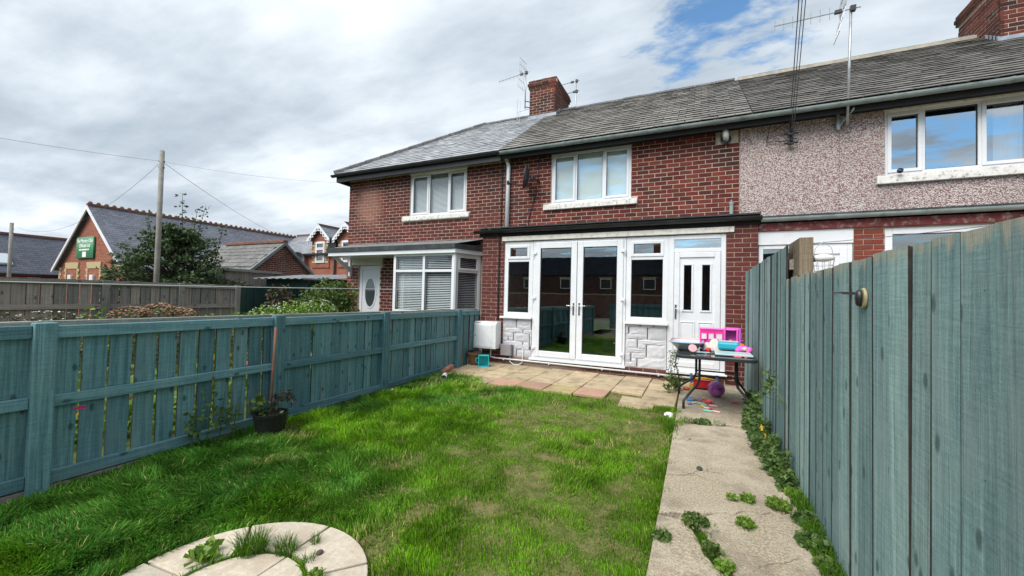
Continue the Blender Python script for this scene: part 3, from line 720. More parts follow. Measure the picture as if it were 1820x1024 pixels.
# front door with top light
dr = MB(); dr.frame(-.455, .39, .165, 2.425, .07, YE+.018, YE+.09); dr.box(-.385, .32, YE+.019, YE+.089, 2.14, 2.20); dr = dr.build('front_door', jo, HB, bevel=.006)
p = MB(); p.quad((-.385, YE+.05, 2.2), (.32, YE+.05, 2.2), (.32, YE+.05, 2.355), (-.385, YE+.05, 2.355)); p.build('pane', M['glass_sky'], dr, fix=False)
lf = MB(); lf.frame(-.38, .315, .24, 2.135, .085, YE+.004, YE+.06); lf.build('sash', jo, dr, bevel=.007)
lf = MB(); slab_wall(lf, -.295, .23, .325, 2.05, YE+.026, YE+.05, [(-.235, -.105, 1.17, 1.93), (.04, .17, 1.17, 1.93)]); lf.build('door_leaf', jo, dr)
for (a, b) in ((-.235, -.105), (.04, .17)):
    f = MB(); f.frame(a-.02, b+.02, 1.15, 1.95, .028, YE+.012, YE+.03); f.build('moulding', jo, dr, bevel=.005)
    f = MB(); f.quad((a, YE+.04, 1.16), (b, YE+.04, 1.16), (b, YE+.04, 1.94), (a, YE+.04, 1.94)); f.build('pane', M['glass_frost'], dr, fix=False)
    f = MB(); f.frame(a-.05, b+.05, .40, .99, .02, YE+.014, YE+.028); f.build('moulding', jo, dr, bevel=.005)
    f = MB(); f.box(a-.02, b+.02, YE+.018, YE+.03, .435, .955); f.build('panel', jo, dr, bevel=.008)
h = MB(); h.box(-.365, -.335, YE-.012, YE+.003, 1.03, 1.27); h.tube([(-.35, YE-.005, 1.2), (-.35, YE-.045, 1.2), (-.23, YE-.048, 1.2)], .009, 8); h.build('handle', M['chrome'], dr, bevel=.003)
mb = MB(); mb.box(-.48, .42, YE-.06, YE+.02, .13, .17); mb.build('threshold', jo, dr, bevel=.005)
mb = MB(); mb.box(-.475, -.455, YE+.02, YE+.09, .165, 2.425); mb.box(-2.935, -2.93, YE+.03, YE+.08, .9, 2.42); mb.build('joint_strip', jo, HB)
mb = MB(); mb.box(-3.60, .50, YE-.028, YE+.05, 2.44, 2.53); mb.build('fascia_board', M['paint'], HB, bevel=.006)
mb = MB(); mb.box(-4.12, .85, YE-.02, YE+.1, 2.545, 2.70); mb.build('fascia_board', M['blackmatt'], HB)
half_gutter(-4.20, .87, YE-.085, 2.66, .062, M['black'], HB, joints=.95)
mb = MB(); mb.box(-4.10, .86, YE-.05, YU, 2.702, 2.725); mb.build('flat_roof', M['felt'], HB)
mb = MB(); mb.box(-4.02, .82, YE+.1, YU+.1, 2.45, 2.54); mb.build('ceiling', M['roompale'], HB)
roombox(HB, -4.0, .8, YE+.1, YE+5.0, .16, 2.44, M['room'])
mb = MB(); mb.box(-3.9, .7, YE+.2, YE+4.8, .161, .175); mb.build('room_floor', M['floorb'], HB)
mb = MB(); mb.box(-1.62, -1.585, YE+1.5, YE+1.53, .95, 1.55); mb.build('door_pull', M['metal'], HB)
mb = MB(); mb.box(-1.9, -1.0, YE+1.55, YE+1.6, .18, 2.1); mb.build('inner_door', M['room'], HB)
# stone-effect cladding under the side windows
def cladding(x0, x1, z0, z1, rects):
    b = MB(); b.box(x0, x1, YE+.03, YE+.1, z0, z1); c = b.build('cladding', M['cladjoint'], HB)
    for (a, b_, c0, d0) in rects:
        X0, X1, Z0, Z1 = x0+a*(x1-x0), x0+b_*(x1-x0), z1-c0*(z1-z0), z1-d0*(z1-z0)
        nx_, nz_ = 5, 4; s = MB(); vs = []; rr = random.Random(int(X0*1000+Z0*377))
        for j in range(nz_+1):
            for i in range(nx_+1):
                e = i in (0, nx_) or j in (0, nz_)
                vs.append((X0+.009+(X1-X0-.018)*i/nx_ , YE + (.012 if e else rr.uniform(-.003, .004)), Z1-.009-(Z1-Z0-.018)*j/nz_))
        k = len(vs); fs = [(j*(nx_+1)+i, (j+1)*(nx_+1)+i, (j+1)*(nx_+1)+i+1, j*(nx_+1)+i+1) for j in range(nz_) for i in range(nx_)]
        s.add(vs, fs); s.box(X0+.009, X1-.009, YE+.0118, YE+.06, Z0+.009, Z1-.009)
        s.build('stone', M['clad'], c)
cladding(-3.555, -2.925, .165, .905, [(0, .47, 0, .26), (.47, .97, 0, .18), (.47, .97, .18, .29), (0, .7, .26, .38), (.7, 1, .29, .39), (0, .38, .38, .5), (.38, .92, .39, .62), (0, .2, .5, .61), (.2, .38, .5, .61), (.92, 1, .39, .7), (0, .7, .61, .72), (.7, .92, .62, .83), (.38, .7, .72, .8), (0, .38, .72, 1), (.38, .5, .8, 1), (.5, 1, .83, 1)])
cladding(-1.165, -.475, .165, .905, [(0, .36, 0, .055), (.36, .69, 0, .06), (.69, 1, 0, .065), (0, .09, .06, .25), (.09, .54, .06, .24), (.54, 1, .065, .36), (0, .54, .24, .35), (0, .3, .35, .57), (.3, 1, .36, .46), (.3, .52, .46, .57), (.52, 1, .46, .76), (0, .52, .57, .67), (0, .15, .67, .87), (.15, .52, .67, .8), (.15, .3, .8, .96), (.3, 1, .77, 1), (0, .3, .9, 1)])
# pipes on the wall
mb = MB(); mb.tube([(-3.99, YU-.05, 4.46), (-3.99, YU-.06, 4.38), (-3.96, YU-.05, 4.31), (-3.965, YU-.06, 2.74)], .044, 12)
mb.build('downpipe', M['pipe'], HB, smooth=True)
mb = MB(); mb.tube([(-4.02, YU-.12, 4.50), (-4.0, YU-.07, 4.44)], .04, 10); mb.build('gutter_outlet', M['pipe'], HB, smooth=True)
mb = MB(); mb.tube([(-4.13, YU-.012, 4.45), (-4.14, YU-.012, 2.75)], .010, 6); mb.build('cable', M['black'], HB)
mb = MB(); mb.tube([(-3.24, YU-.01, 4.45), (-3.25, YU-.012, 4.0), (-3.3, YU-.01, 3.6), (-3.42, YU-.01, 3.2), (-3.5, YU-.01, 2.8)], .009, 6); mb.build('cable', M['black'], HB)
mb = MB(); mb.tube([(-4.0, YE-.03, 2.75), (-3.75, YE-.1, 2.62), (-3.66, YE-.02, 2.5), (-3.665, YE-.015, 1.6), (-3.66, YE-.015, .85)], .013, 6); mb.build('cable', M['black'], HB)
mb = MB(); mb.tube([(-3.79, YE-.03, .30), (-3.79, YE-.03, .125), (-3.72, YE-.03, .105), (.3, YE-.035, .075)], .016, 8); mb.build('waste_pipe', M['upvc2'], HB, smooth=True)
mb = MB()
for x in (-3.5, -2.55, -1.55, -.6): mb.obox((x, YE-.02, .1 - (x+3.72)*.0075), (.02, .05, .045), (0, 0, 0))
mb.build('pipe_clips', M['upvc2'], HB, kind='stuff')
mb = MB(); pts = [(-3.37, YE-.02, .19), (-3.36, YE-.03, .06), (-3.28, YE-.04, .01), (-3.17, YE-.035, .01), (-3.10, YE-.03, .06), (-3.09, YE-.02, .22), (-3.095, YE-.015, .4)]
mb.tube(pts, .008, 6); mb.build('cable', M['upvc'], HB, smooth=True)
mb = MB(); mb.tube([(.42, YU-.02, 4.30), (.41, YU-.14, 4.32), (.40, YU-.16, 4.42)], [.055, .05, .05], 12); fl = mb.build('flue', M['upvc2'], HB, smooth=True)
mb = MB(); mb.lathe([(.056, -.012), (.085, -.01), (.085, .012), (.056, .014)], 16, (.42, YU-.035, 4.29), Matrix.Rotation(R_(80), 4, 'X')); mb.build('flue_collar', M['black'], fl)
mb = MB(); mb.box(.30, .31, YU-.03, YU-.005, 4.22, 4.50); mb.box(.18, .31, YU-.03, YU-.02, 4.49, 4.50); mb.build('bracket', M['upvc2'], fl)
mb = MB(); mb.box(.25, .62, YU-.008, YU+.01, 4.22, 4.45); mb.build('flue_patch', M['mortar'], HB)
mb = MB(); mb.tube([(.515, YU-.06, 2.72), (.515, YU-.06, 3.09)], .033, 12); mb.tube([(.515, YU-.06, 3.09), (.515, YU-.06, 3.13)], .04, 12); mb.tube([(.515, YU-.06, 3.13), (.515, YU-.06, 3.17)], .012, 8); mb.build('vent_pipe', M['gutter'], HB)
# roof
mb = MB(); y0, z0 = roof_pt(0); y1, z1 = roof_pt(SL)
mb.quad((-4.05, y0, z0), (.80, y0, z0), (.80, y1, z1), (-4.05, y1, z1)); mb.quad((-4.05, y1, z1), (.80, y1, z1), (.80, 2*RY-EY, EZ), (-4.05, 2*RY-EY, EZ))
roof_b = mb.build('roof', M['felt'], HB)
slate_roof(roof_b, -4.05, .80, M['slate_main'], .27, .20, 300, seed=2)
def ridge_tiles(par, x0, x1, mat, L=.45, r=.11):
    me = MB(); n = 8; me.prism([(r*math.cos(math.pi*i/n), r*.8*math.sin(math.pi*i/n)) for i in range(n+1)], 'x', -L/2+.004, L/2-.004)
    m_ = bpy.data.meshes.new('ridge_tile'); m_.from_pydata(me.v, [], me.f); m_.update(); m_.materials.append(mat)
    x = x0+L/2
    while x < x1:
        piece('ridge_tile', m_, (x, RY, RZ-.02+random.uniform(-.006, .006)), par, rot=(0, random.uniform(-.012, .012), 0)); x += L
ridge_tiles(roof_b, -3.75, .6, M['ridge'])
mb = MB(); mb.box(-4.05, .80, EY+.07, EY+.10, 4.40, 4.56); mb.box(-4.05, .80, EY+.10, YU+.02, 4.455, 4.475); mb.build('eaves_board', M['blackmatt'], HB)
half_gutter(-4.12, .80, EY+.005, 4.545, .062, M['gutter'], HB, joints=.93)
def chimney(house, x0, x1, y0, y1, z0, z1, mat, name='chimney', seed=1, limit=120, corbel=3):
    mb = MB(); mb.box(x0+.006, x1-.006, y0+.006, y1-.006, z0-.6, z1); ch = mb.build(name, M['mortar'], house)
    gr = []
    top = z1 - corbel*.08
    gr.append((ch, brick_slots(x0, x1, z0-.25, top, BL, BC, BJ, [], seed), lambda s: ((s[0], y0, s[1]), 0.0), mat))
    sidesign = 1 if x1 < 1 else -1
    xs = x1 if sidesign > 0 else x0
    gr.append((ch, brick_slots(y0, y1, z0-.25, top, BL, BC, BJ, [], seed+1), lambda s: ((xs, s[0], s[1]), sidesign*math.pi/2), mat))
    lay(gr, limit, BL-BJ, BC-BJ)
    for k in range(corbel):
        e = (.03, .055, .03)[k % 3]; zz0 = top + k*.08
        for s in brick_slots(x0-e, x1+e, zz0, zz0+.078, BL, .08, .009, [], seed+k):
            b = MB(); b.box(s[0]-s[2]/2, s[0]+s[2]/2, y0-e, y0-e+.1, zz0, zz0+.071); b.build('brick', mat, ch, bevel=.004)
        for s in brick_slots(y0-e+.105, y1+e, zz0, zz0+.078, BL, .08, .009, [], seed+k):
            b = MB(); b.box(xs+sidesign*(e-.1) if sidesign > 0 else xs-e, xs+e if sidesign > 0 else xs-e+.1, s[0]-s[2]/2, s[0]+s[2]/2, zz0, zz0+.071); b.build('brick', mat, ch, bevel=.004)
        b = MB(); b.box(x0-e+.01, x1+e-.01, y0-e+.01, y1+e-.01, zz0-.002, zz0+.079); b.build('mortar_bed', M['mortar'], ch)
    mb = MB(); n = 10; vs = []; rr = random.Random(seed)
    for j in range(n+1):
        for i in range(n+1):
            u, v = i/n, j/n; e = min(u, 1-u, v, 1-v)
            vs.append((x0-.02+(x1-x0+.04)*u, y0-.02+(y1-y0+.04)*v, z1 + min(.09, e*.35) + rr.uniform(-.012, .012)))
    mb.add(vs, [(j*(n+1)+i, j*(n+1)+i+1, (j+1)*(n+1)+i+1, (j+1)*(n+1)+i) for j in range(n) for i in range(n)])
    mb.build('flaunching', simple('mossy_mortar'+str(seed), (.13, .12, .07), .95, .4, 14, bump=.7, bscale=30), ch)
    return ch
ch = chimney(HB, -4.60, -3.80, 10.9, 12.2, 6.55, 7.70, M['brick_chim'], seed=21)
mb = MB(); mb.lathe([(.09, 0), (.11, .05), (.1, .1), (.06, .13), (0, .14)], 12, (-4.2, 11.3, 7.73)); mb.build('chimney_cap', simple('pot_clay', (.3, .26, .2), .9), ch)
def flashing(ch, x0, x1, y0, sidex, sgn):
    mb = MB(); zf = roof_pt((y0-EY)/math.cos(SA))[1]
    mb.box(x0-.04, x1+.04, y0-.02, y0-.006, zf-.03, zf+.1)
    mb.add([(x0-.05, y0-.012, zf+.02), (x1+.05, y0-.012, zf+.02), (x1+.06, y0-.17, zf-.085), (x0-.06, y0-.17, zf-.085)], [(0, 1, 2, 3)])
    for k in range(4):
        ya = y0 + .1*k; za = roof_pt((ya-EY)/math.cos(SA))[1]
        if ya > RY-.05: break
        mb.add([(sidex+sgn*.007, ya, za-.02), (sidex+sgn*.007, ya+.13, za+.06), (sidex+sgn*.007, ya+.13, za+.2), (sidex+sgn*.007, ya, za+.12)], [(0, 1, 2, 3)])
    return mb.build('flashing', M['lead'], ch)
flashing(ch, -4.60, -3.80, 10.9, -3.80, 1)

# ================================================================== end house (left) with splayed bay and canopy
HL = thing('end_terrace_house', 'end-of-terrace brick house with bay window, canopy and hipped slate roof', 'house', (-6.5, 8.3, 0))
WL = (-6.78, -5.09, 3.33, 4.42); DL = (-8.47, -7.70, 0.0, 2.09); BAYH = (-6.85, -4.65, 0.3, 2.45)
mb = MB(); slab_wall(mb, -8.885, -4.052, -.25, 4.62, YU+.006, YU+.26, [WL, DL, BAYH]); wall_l = mb.build('wall', M['mortar'], HL)
mb = MB(); mb.box(-8.885, -8.6, YU+.27, YU+6, -.25, 4.62); mb.build('side_wall', M['brick_left'], HL)
sll = brick_slots(-8.89, -4.055, .22, 4.48, BL, BC, BJ, [(WL[0], WL[1], WL[2], WL[3]), (-6.99, -4.98, 3.205, 3.335), DL, (-8.69, -7.6, 2.09, 2.34), (-6.95, -4.06, 0, 2.45)], 31)
# the 300 that show largest stand over the canopy line; courses hidden by the fence stay in the mass
lay([(wall_l, [s for s in sll if s[1] > .95], front(YU), M['brick_left'])], 300, BL-BJ, BC-BJ)
lay([(wall_l, [s for s in sll if s[1] <= .95], front(YU), M['brick_left'])], 0, BL-BJ, BC-BJ)
wL = casement(HL, *WL, YU+.03, [-6.20, -5.62], {0, 2}, M['glass_blind'])
mb = MB(); mb.box(-6.99, -4.98, YU-.06, YU+.09, 3.205, 3.325); mb.build('sill', M['sillpaint'], HL, bevel=.02)
mb = MB(); mb.box(-6.80, -5.07, YU-.01, YU+.08, 4.405, 4.50); mb.build('lintel', M['paint'], HL)
blinds(HL, -6.75, -5.12, 3.40, 4.36, YU+.115, .03, tilt=1.1)
roombox(HL, -7.0, -4.9, YU+.27, YU+2.2, 3.0, 4.6, M['roompale'])
# door
dl = MB(); dl.frame(-8.47, -7.70, 0.0, 2.09, .10, YU+.05, YU+.12); dl = dl.build('front_door', M['upvc'], HL, bevel=.006)
mb = MB(); mb.box(-8.37, -7.80, YU+.07, YU+.1, .03, 1.99); mb.build('door_leaf', M['upvc'], dl, bevel=.005)
mb = MB(); cx, cz, ax, az = -8.085, 1.36, .175, .38
ring = lambda sx, sz, y: [(cx+sx*math.cos(2*math.pi*k/28), y, cz+sz*math.sin(2*math.pi*k/28)) for k in range(28)]
mb.add(ring(ax, az, YU+.066), [tuple(range(28))]); mb.build('pane', M['glass_frost'], dl, fix=False)
mb = MB(); a_, b_ = ring(ax+.045, az+.045, YU+.058), ring(ax, az, YU+.058); c_ = ring(ax+.045, az+.045, YU+.071)
mb.add(a_+b_+c_, [(k, (k+1) % 28, 28+(k+1) % 28, 28+k) for k in range(28)] + [(k, (k+1) % 28, 56+(k+1) % 28, 56+k) for k in range(28)]); mb.build('moulding', M['upvc'], dl)
mb = MB(); mb.box(-8.69, -7.60, YU-.05, YU+.05, 2.10, 2.33); mb.build('door_head', simple('cream_board', (.58, .57, .5), .6, .05), HL, bevel=.012)
# bay
BX0, BX1, BY = -6.64, -4.92, 7.60
bw = MB(); bw.prism([(BX0, BY), (BX1, BY), (-4.62, YU), (-6.94, YU)], 'z', -.2, .90); bay_wall = bw.build('bay_wall', M['brick_left'], HL)
bf = casement(HL, BX0, BX1, .90, 2.30, BY, [-5.755], set(), M['glass_blind'], transom=1.885, fw_=.075)
dx, dy = -4.62-BX1, YU-BY; L_ = math.hypot(dx, dy); ang = math.atan2(dy, dx)
xf = Matrix.Translation((BX1, BY, 0)) @ Matrix.Rotation(ang, 4, 'Z')
bs = casement(HL, .03, L_-.03, .90, 2.30, 0, [], {(0, 1)}, M['glass_blind'], xf=xf, transom=1.885, fw_=.08)
xf2 = Matrix.Translation((-6.94, YU, 0)) @ Matrix.Rotation(math.atan2(BY-YU, BX0+6.94), 4, 'Z')
bs2 = casement(HL, .03, L_-.03, .90, 2.30, 0, [], {(0, 1)}, M['glass_blind'], xf=xf2, transom=1.885, fw_=.08)
mb = MB(); mb.tube([(BX1+.005, BY+.01, .9), (BX1+.005, BY+.01, 2.3)], .04, 6); mb.build('corner_post', M['upvc'], HL)
blinds(HL, BX0+.08, BX1-.06, .95, 2.26, BY+.085, .040, tilt=.75)
mb = MB(xf); 
z = .95
while z < 2.26: mb.quad((.1, .085, z), (L_-.1, .085, z), (L_-.1, .101, z+.016), (.1, .101, z+.016)); z += .040
mb.build('blind', M['blind'], HL, kind='stuff')
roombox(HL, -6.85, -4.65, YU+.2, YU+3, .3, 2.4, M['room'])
# canopy over bay and door
can = [(-8.74, 7.52), (-4.86, 7.52), (-4.55, YU), (-8.74, YU)]
mb = MB(); mb.prism(can, 'z', 2.275, 2.37); mb.build('canopy_fascia', M['upvc'], HL, bevel=.005)
can2 = [(-8.78, 7.49), (-4.85, 7.49), (-4.52, YU), (-8.78, YU)]
mb = MB(); mb.prism(can2, 'z', 2.372, 2.48); mb.build('canopy_roof', M['felt'], HL)
mb = MB(); mb.add([(-8.74, 7.56, 2.482), (-4.9, 7.56, 2.482), (-4.56, YU, 2.67), (-8.74, YU, 2.67)], [(0, 1, 2, 3)]); mb.add([(-4.56, YU-.003, 2.67), (-4.06, YU-.003, 2.72), (-4.06, YU-.003, 2.55), (-4.56, YU-.003, 2.45)], [(0, 1, 2, 3)]); mb.build('flashing', M['leadgrey'], HL)
mb = MB(); bx = -8.72
mb.box(bx-.035, bx+.035, YU-.09, YU, 1.80, 2.27); mb.add([(bx-.03, 7.66, 2.27), (bx+.03, 7.66, 2.27), (bx+.03, YU-.09, 1.92), (bx-.03, YU-.09, 1.92), (bx-.03, 7.80, 2.27), (bx+.03, 7.80, 2.27), (bx+.03, YU-.09, 2.06), (bx-.03, YU-.09, 2.06)],
    [(0, 1, 2, 3), (4, 7, 6, 5), (0, 3, 7, 4), (1, 5, 6, 2), (0, 4, 5, 1), (3, 2, 6, 7)]); mb.build('canopy_bracket', M['upvc'], HL, bevel=.006)
# hipped roof
HX0, HXR = -9.12, -6.25
mb = MB(); mb.add([(HX0, EY, EZ), (-4.05, EY, EZ), (-4.05, RY, RZ), (HXR, RY, RZ)], [(0, 1, 2, 3)])
mb.add([(HX0, EY, EZ), (HXR, RY, RZ), (HX0, 2*RY-EY, EZ)], [(0, 1, 2)]); mb.add([(HXR, RY, RZ), (-4.05, RY, RZ), (-4.05, 2*RY-EY, EZ), (HX0, 2*RY-EY, EZ)], [(0, 1, 2, 3)])
roof_l = mb.build('roof', M['felt'], HL)
hipx = lambda s: HX0 + (HXR-HX0)*max(0, s)/SL
slate_roof(roof_l, HX0, -4.06, M['slate_left'], .27, .20, 300, clip=hipx, seed=5, lift=.022)
ridge_tiles(roof_l, HXR, -4.6, M['ridge'])
A, B = Vector((HX0, EY, EZ+.03)), Vector((HXR, RY, RZ+.02)); nh = 11
for k in range(nh):
    p, q_ = A.lerp(B, k/nh), A.lerp(B, (k+.97)/nh)
    mb = MB(); mb.tube([p, q_], [.085, .075], 8); mb.build('hip_tile', M['ridge'], roof_l)
mb = MB(); mb.box(HX0+.02, -4.06, EY+.05, EY+.085, 4.37, 4.56); mb.box(HX0+.02, -4.06, EY+.085, YU+.02, 4.46, 4.48); mb.box(HX0+.02, HX0+.055, EY+.085, 14, 4.37, 4.56); mb.box(HX0+.055, -8.88, YU+.02, 14, 4.46, 4.48); mb.build('eaves_board', M['black'], HL)
half_gutter(HX0-.08, -4.08, EY-.01, 4.55, .062, M['black'], HL, joints=.9)

# ================================================================== pebbledashed house (right)
HR = thing('pebbledashed_house', 'terraced house with pink pebbledash upper wall and red fascia', 'house', (3, 8.3, 0))
WR = (2.67, 4.36, 3.40, 4.44)
mb = MB(); slab_wall(mb, .652, 7.0, 2.4, 4.62, YU-.012, YU+.26, [WR]); mb.build('wall', M['pebble'], HR)
mb = MB(); mb.box(2.085, 2.088, YU-.0135, YU-.01, 2.75, 4.25); mb.build('cable', M['black'], HR)
wR = casement(HR, *WR, YU+.03, [3.145, 3.785], {0, 2}, M['glass_sky'])
mb = MB(); mb.box(2.56, 4.5, YU-.07, YU+.09, 3.255, 3.385); mb.build('sill', M['sillpaint'], HR, bevel=.008)
mb = MB(); mb.box(2.65, 4.4, YU-.02, YU+.05, 4.43, 4.50); mb.build('lintel', M['paint'], HR)
mb = MB(); n = 26; vs = []
for i in range(n+1): x = 4.02+.3*i/n; vs += [(x, YU+.25+.02*math.sin(i*1.9), 3.42), (x, YU+.25+.02*math.sin(i*1.9), 4.40)]
mb.add(vs, [(2*i, 2*i+2, 2*i+3, 2*i+1) for i in range(n)]); mb.build('curtain', M['curtain'], HR, smooth=True)
roombox(HR, 2.4, 4.7, YU+.27, YU+2.5, 3.0, 4.6, M['room'])
# ground floor
YG = YE+.05
WG = (2.37, 3.95, 1.0, 2.42); DG = (.835, 2.02, 0, 2.43)
mb = MB(); slab_wall(mb, .835, 7.0, -.25, 2.46, YG+.006, YG+.2, [WG, DG]); wg = mb.build('ground_wall', M['mortar2'], HR)
lay([(wg, [s for s in brick_slots(2.025, 2.368, .02, 2.44, EL, EC, EJ, [], 41)] + brick_slots(3.96, 5.2, .02, 2.44, EL, EC, EJ, [], 42), front(YG), M['brick_red'])], 80, BL-BJ, BC-BJ)
mb = MB(); mb.box(.835, 2.02, YG+.0, YG+.08, 2.225, 2.435); mb.build('door_head_panel', M['upvc'], HR, bevel=.005)
dg = MB(); dg.frame(.845, 2.015, 0, 2.22, .06, YG+.02, YG+.09); dg.box(1.36, 1.42, YG+.021, YG+.089, .06, 2.16); dg = dg.build('back_door', M['upvc'], HR, bevel=.006)
mb = MB(); mb.frame(1.42, 1.955, .06, 2.16, .09, YG+.01, YG+.06); mb.build('sash', M['upvc'], dg, bevel=.006); mb = MB(); mb.box(1.51, 1.865, YG+.03, YG+.05, .15, 2.07); mb.build('door_leaf', M['upvc'], dg)
mb = MB(); mb.quad((.9, YG+.05, .1), (1.36, YG+.05, .1), (1.36, YG+.05, 2.16), (.9, YG+.05, 2.16)); mb.build('pane', M['glass'], dg, fix=False)
wg2 = casement(HR, *WG, YG+.02, [], set(), M['glass'], fw_=.09)
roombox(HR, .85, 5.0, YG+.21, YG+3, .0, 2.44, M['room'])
M['redpaint'] = simple('flaking_red_paint', (.13, .018, .018), .6, .2, 8, bump=.3, dirt=(.42, .36, .33), dscale=13, damt=.6)
mb = MB(); mb.box(.84, 7, YG-.03, YG+.1, 2.44, 2.555); mb.build('fascia_board', M['redpaint'], HR)
half_gutter(.865, 7.0, YG-.085, 2.625, .055, M['gutter'], HR, joints=1.3)
mb = MB(); mb.box(.87, 7, YG-.05, YU, 2.63, 2.67); mb.build('flat_roof', M['felt'], HR)
mb = MB(); mb.quad((.80, y0, z0), (7, y0, z0), (7, y1, z1), (.80, y1, z1)); mb.quad((.80, y1, z1), (7, y1, z1), (7, 2*RY-EY, EZ), (.80, 2*RY-EY, EZ)); roof_r = mb.build('roof', M['felt'], HR)
slate_roof(roof_r, .81, 6.6, M['slate_right'], .30, .165, 300, seed=7)
ridge_tiles(roof_r, .82, 6.9, M['ridge'], .42)
mb = MB(); mb.box(.82, 6.9, RY-.16, RY-.05, RZ-.075, RZ-.005); mb.build('ridge_mortar', M['ridgemort'], roof_r)
mb = MB(); mb.box(.80, 7, EY+.07, EY+.10, 4.40, 4.56); mb.box(.80, 7, EY+.10, YU+.02, 4.455, 4.475); mb.build('eaves_board', M['blackmatt'], HR)
half_gutter(.80, 7, EY+.005, 4.545, .062, M['gutter'], HR, joints=1.25)
chr_ = chimney(HR, 5.02, 6.0, 10.45, 11.8, 6.35, 7.62, M['brick_chim'], seed=51)
flashing(chr_, 5.02, 6.0, 10.45, 5.02, -1)
# ------------------------------------------------------------------ fences
def board_mesh(w, t, h, mat, seed, crown=0.0):
    r = random.Random(seed); n = 3; bm = bmesh.new()
    bmesh.ops.create_cube(bm, size=1); bmesh.ops.scale(bm, vec=(t, w, h), verts=bm.verts); bmesh.ops.translate(bm, vec=(0, 0, h/2), verts=bm.verts)
    for v in bm.verts:
        if v.co.z > h*.5: v.co.z += r.uniform(-.003, .003); v.co.y += r.uniform(-.003, .003)
    for f in bm.faces: f.material_index = 1 if abs(f.normal.y) > .8 else 0  # edge faces take the dark colour that stands in for seam shadow
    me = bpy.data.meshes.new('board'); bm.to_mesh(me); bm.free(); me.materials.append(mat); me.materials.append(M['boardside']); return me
# low teal fence on the left: posts and three rails on this side, boards behind
FL = thing('low_teal_fence', 'waist-high teal painted board fence with posts and three rails beside the lawn', 'fence', (-4.05, 3, -.1))
XF = -4.05
posts = [(-2.35, 0), (-.58, 0), (1.185, .02), (2.88, 0), (4.50, 0), (6.44, 0)]
for y, dx_ in posts:
    h = 1.065 if y < 6 else 1.07
    mb = MB(); mb.box(XF-.035, XF+.045, y-.055, y+.055, -.3, h); mb.build('post', M['teal_z'], FL, bevel=.006)
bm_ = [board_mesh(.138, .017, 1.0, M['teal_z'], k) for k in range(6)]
bays = [(-2.35, -.58), (-.58, 1.185), (1.185, 2.88), (2.88, 4.50), (4.50, 6.44), (6.44, 7.28)]
rf = random.Random(3)
for bi, (a, b) in enumerate(bays):
    la, lb2 = lawn_z(0, a), lawn_z(0, b)
    for (zr, hh) in ((1.0, .085), (.53, .075), (.0, .085)):
        z0_ = zr if zr > .9 else zr + (0 if bi < 4 else .02)
        if bi == 5 and zr < .9: continue
        mb = MB(); mb.add([(XF-.03, a+.056, z0_-.045), (XF+.012, a+.056, z0_-.045), (XF+.012, a+.056, z0_+hh-.045), (XF-.03, a+.056, z0_+hh-.045), (XF-.03, b-.056, z0_-.045+.006), (XF+.012, b-.056, z0_-.045+.006), (XF+.012, b-.056, z0_+hh-.039), (XF-.03, b-.056, z0_+hh-.039)],
            [(0, 1, 2, 3), (4, 7, 6, 5), (0, 4, 5, 1), (1, 5, 6, 2), (2, 6, 7, 3), (3, 7, 4, 0)])
        mb.build('rail', M['teal_y'], FL, bevel=.005)
    mb = MB(); mb.add([(XF-.03, a+.05, -.3), (XF+.0, a+.05, -.3), (XF+.0, a+.05, -.055), (XF-.03, a+.05, -.055), (XF-.03, b-.05, -.3), (XF+.0, b-.05, -.3), (XF+.0, b-.05, -.05), (XF-.03, b-.05, -.05)],
        [(0, 1, 2, 3), (4, 7, 6, 5), (0, 4, 5, 1), (1, 5, 6, 2), (2, 6, 7, 3), (3, 7, 4, 0)]); mb.build('gravel_board', M['greywood_y'], FL)
    y = a+.06; pitch = .152 if bi < 3 else .137
    if bi == 5: pitch = .2
    while y < b-.05:
        g_ = rf.uniform(.014, .03) if bi < 3 else rf.uniform(.003, .011)
        if bi == 5: g_ = .04
        w_ = min(pitch-g_, b-.04-y)
        if w_ < .03: break
        dz = rf.uniform(-.01, .006)
        piece('board', bm_[rf.randrange(6)], (XF-.046, y+w_/2, -.05+dz+(.04 if bi == 5 else 0)), FL, (1, w_/.138, 1.055 if bi < 5 else 1.03), (rf.uniform(-.012, .012), rf.uniform(-.01, .01), rf.uniform(-.05, .05)))
        y += pitch + rf.uniform(-.006, .006)
    # rails of the other side, showing over the boards
    mb = MB(); mb.box(XF-.115, XF-.062, a-.02, b-.03, 1.0, 1.072); mb.build('capping_rail', M['rawcap'], FL, bevel=.004)

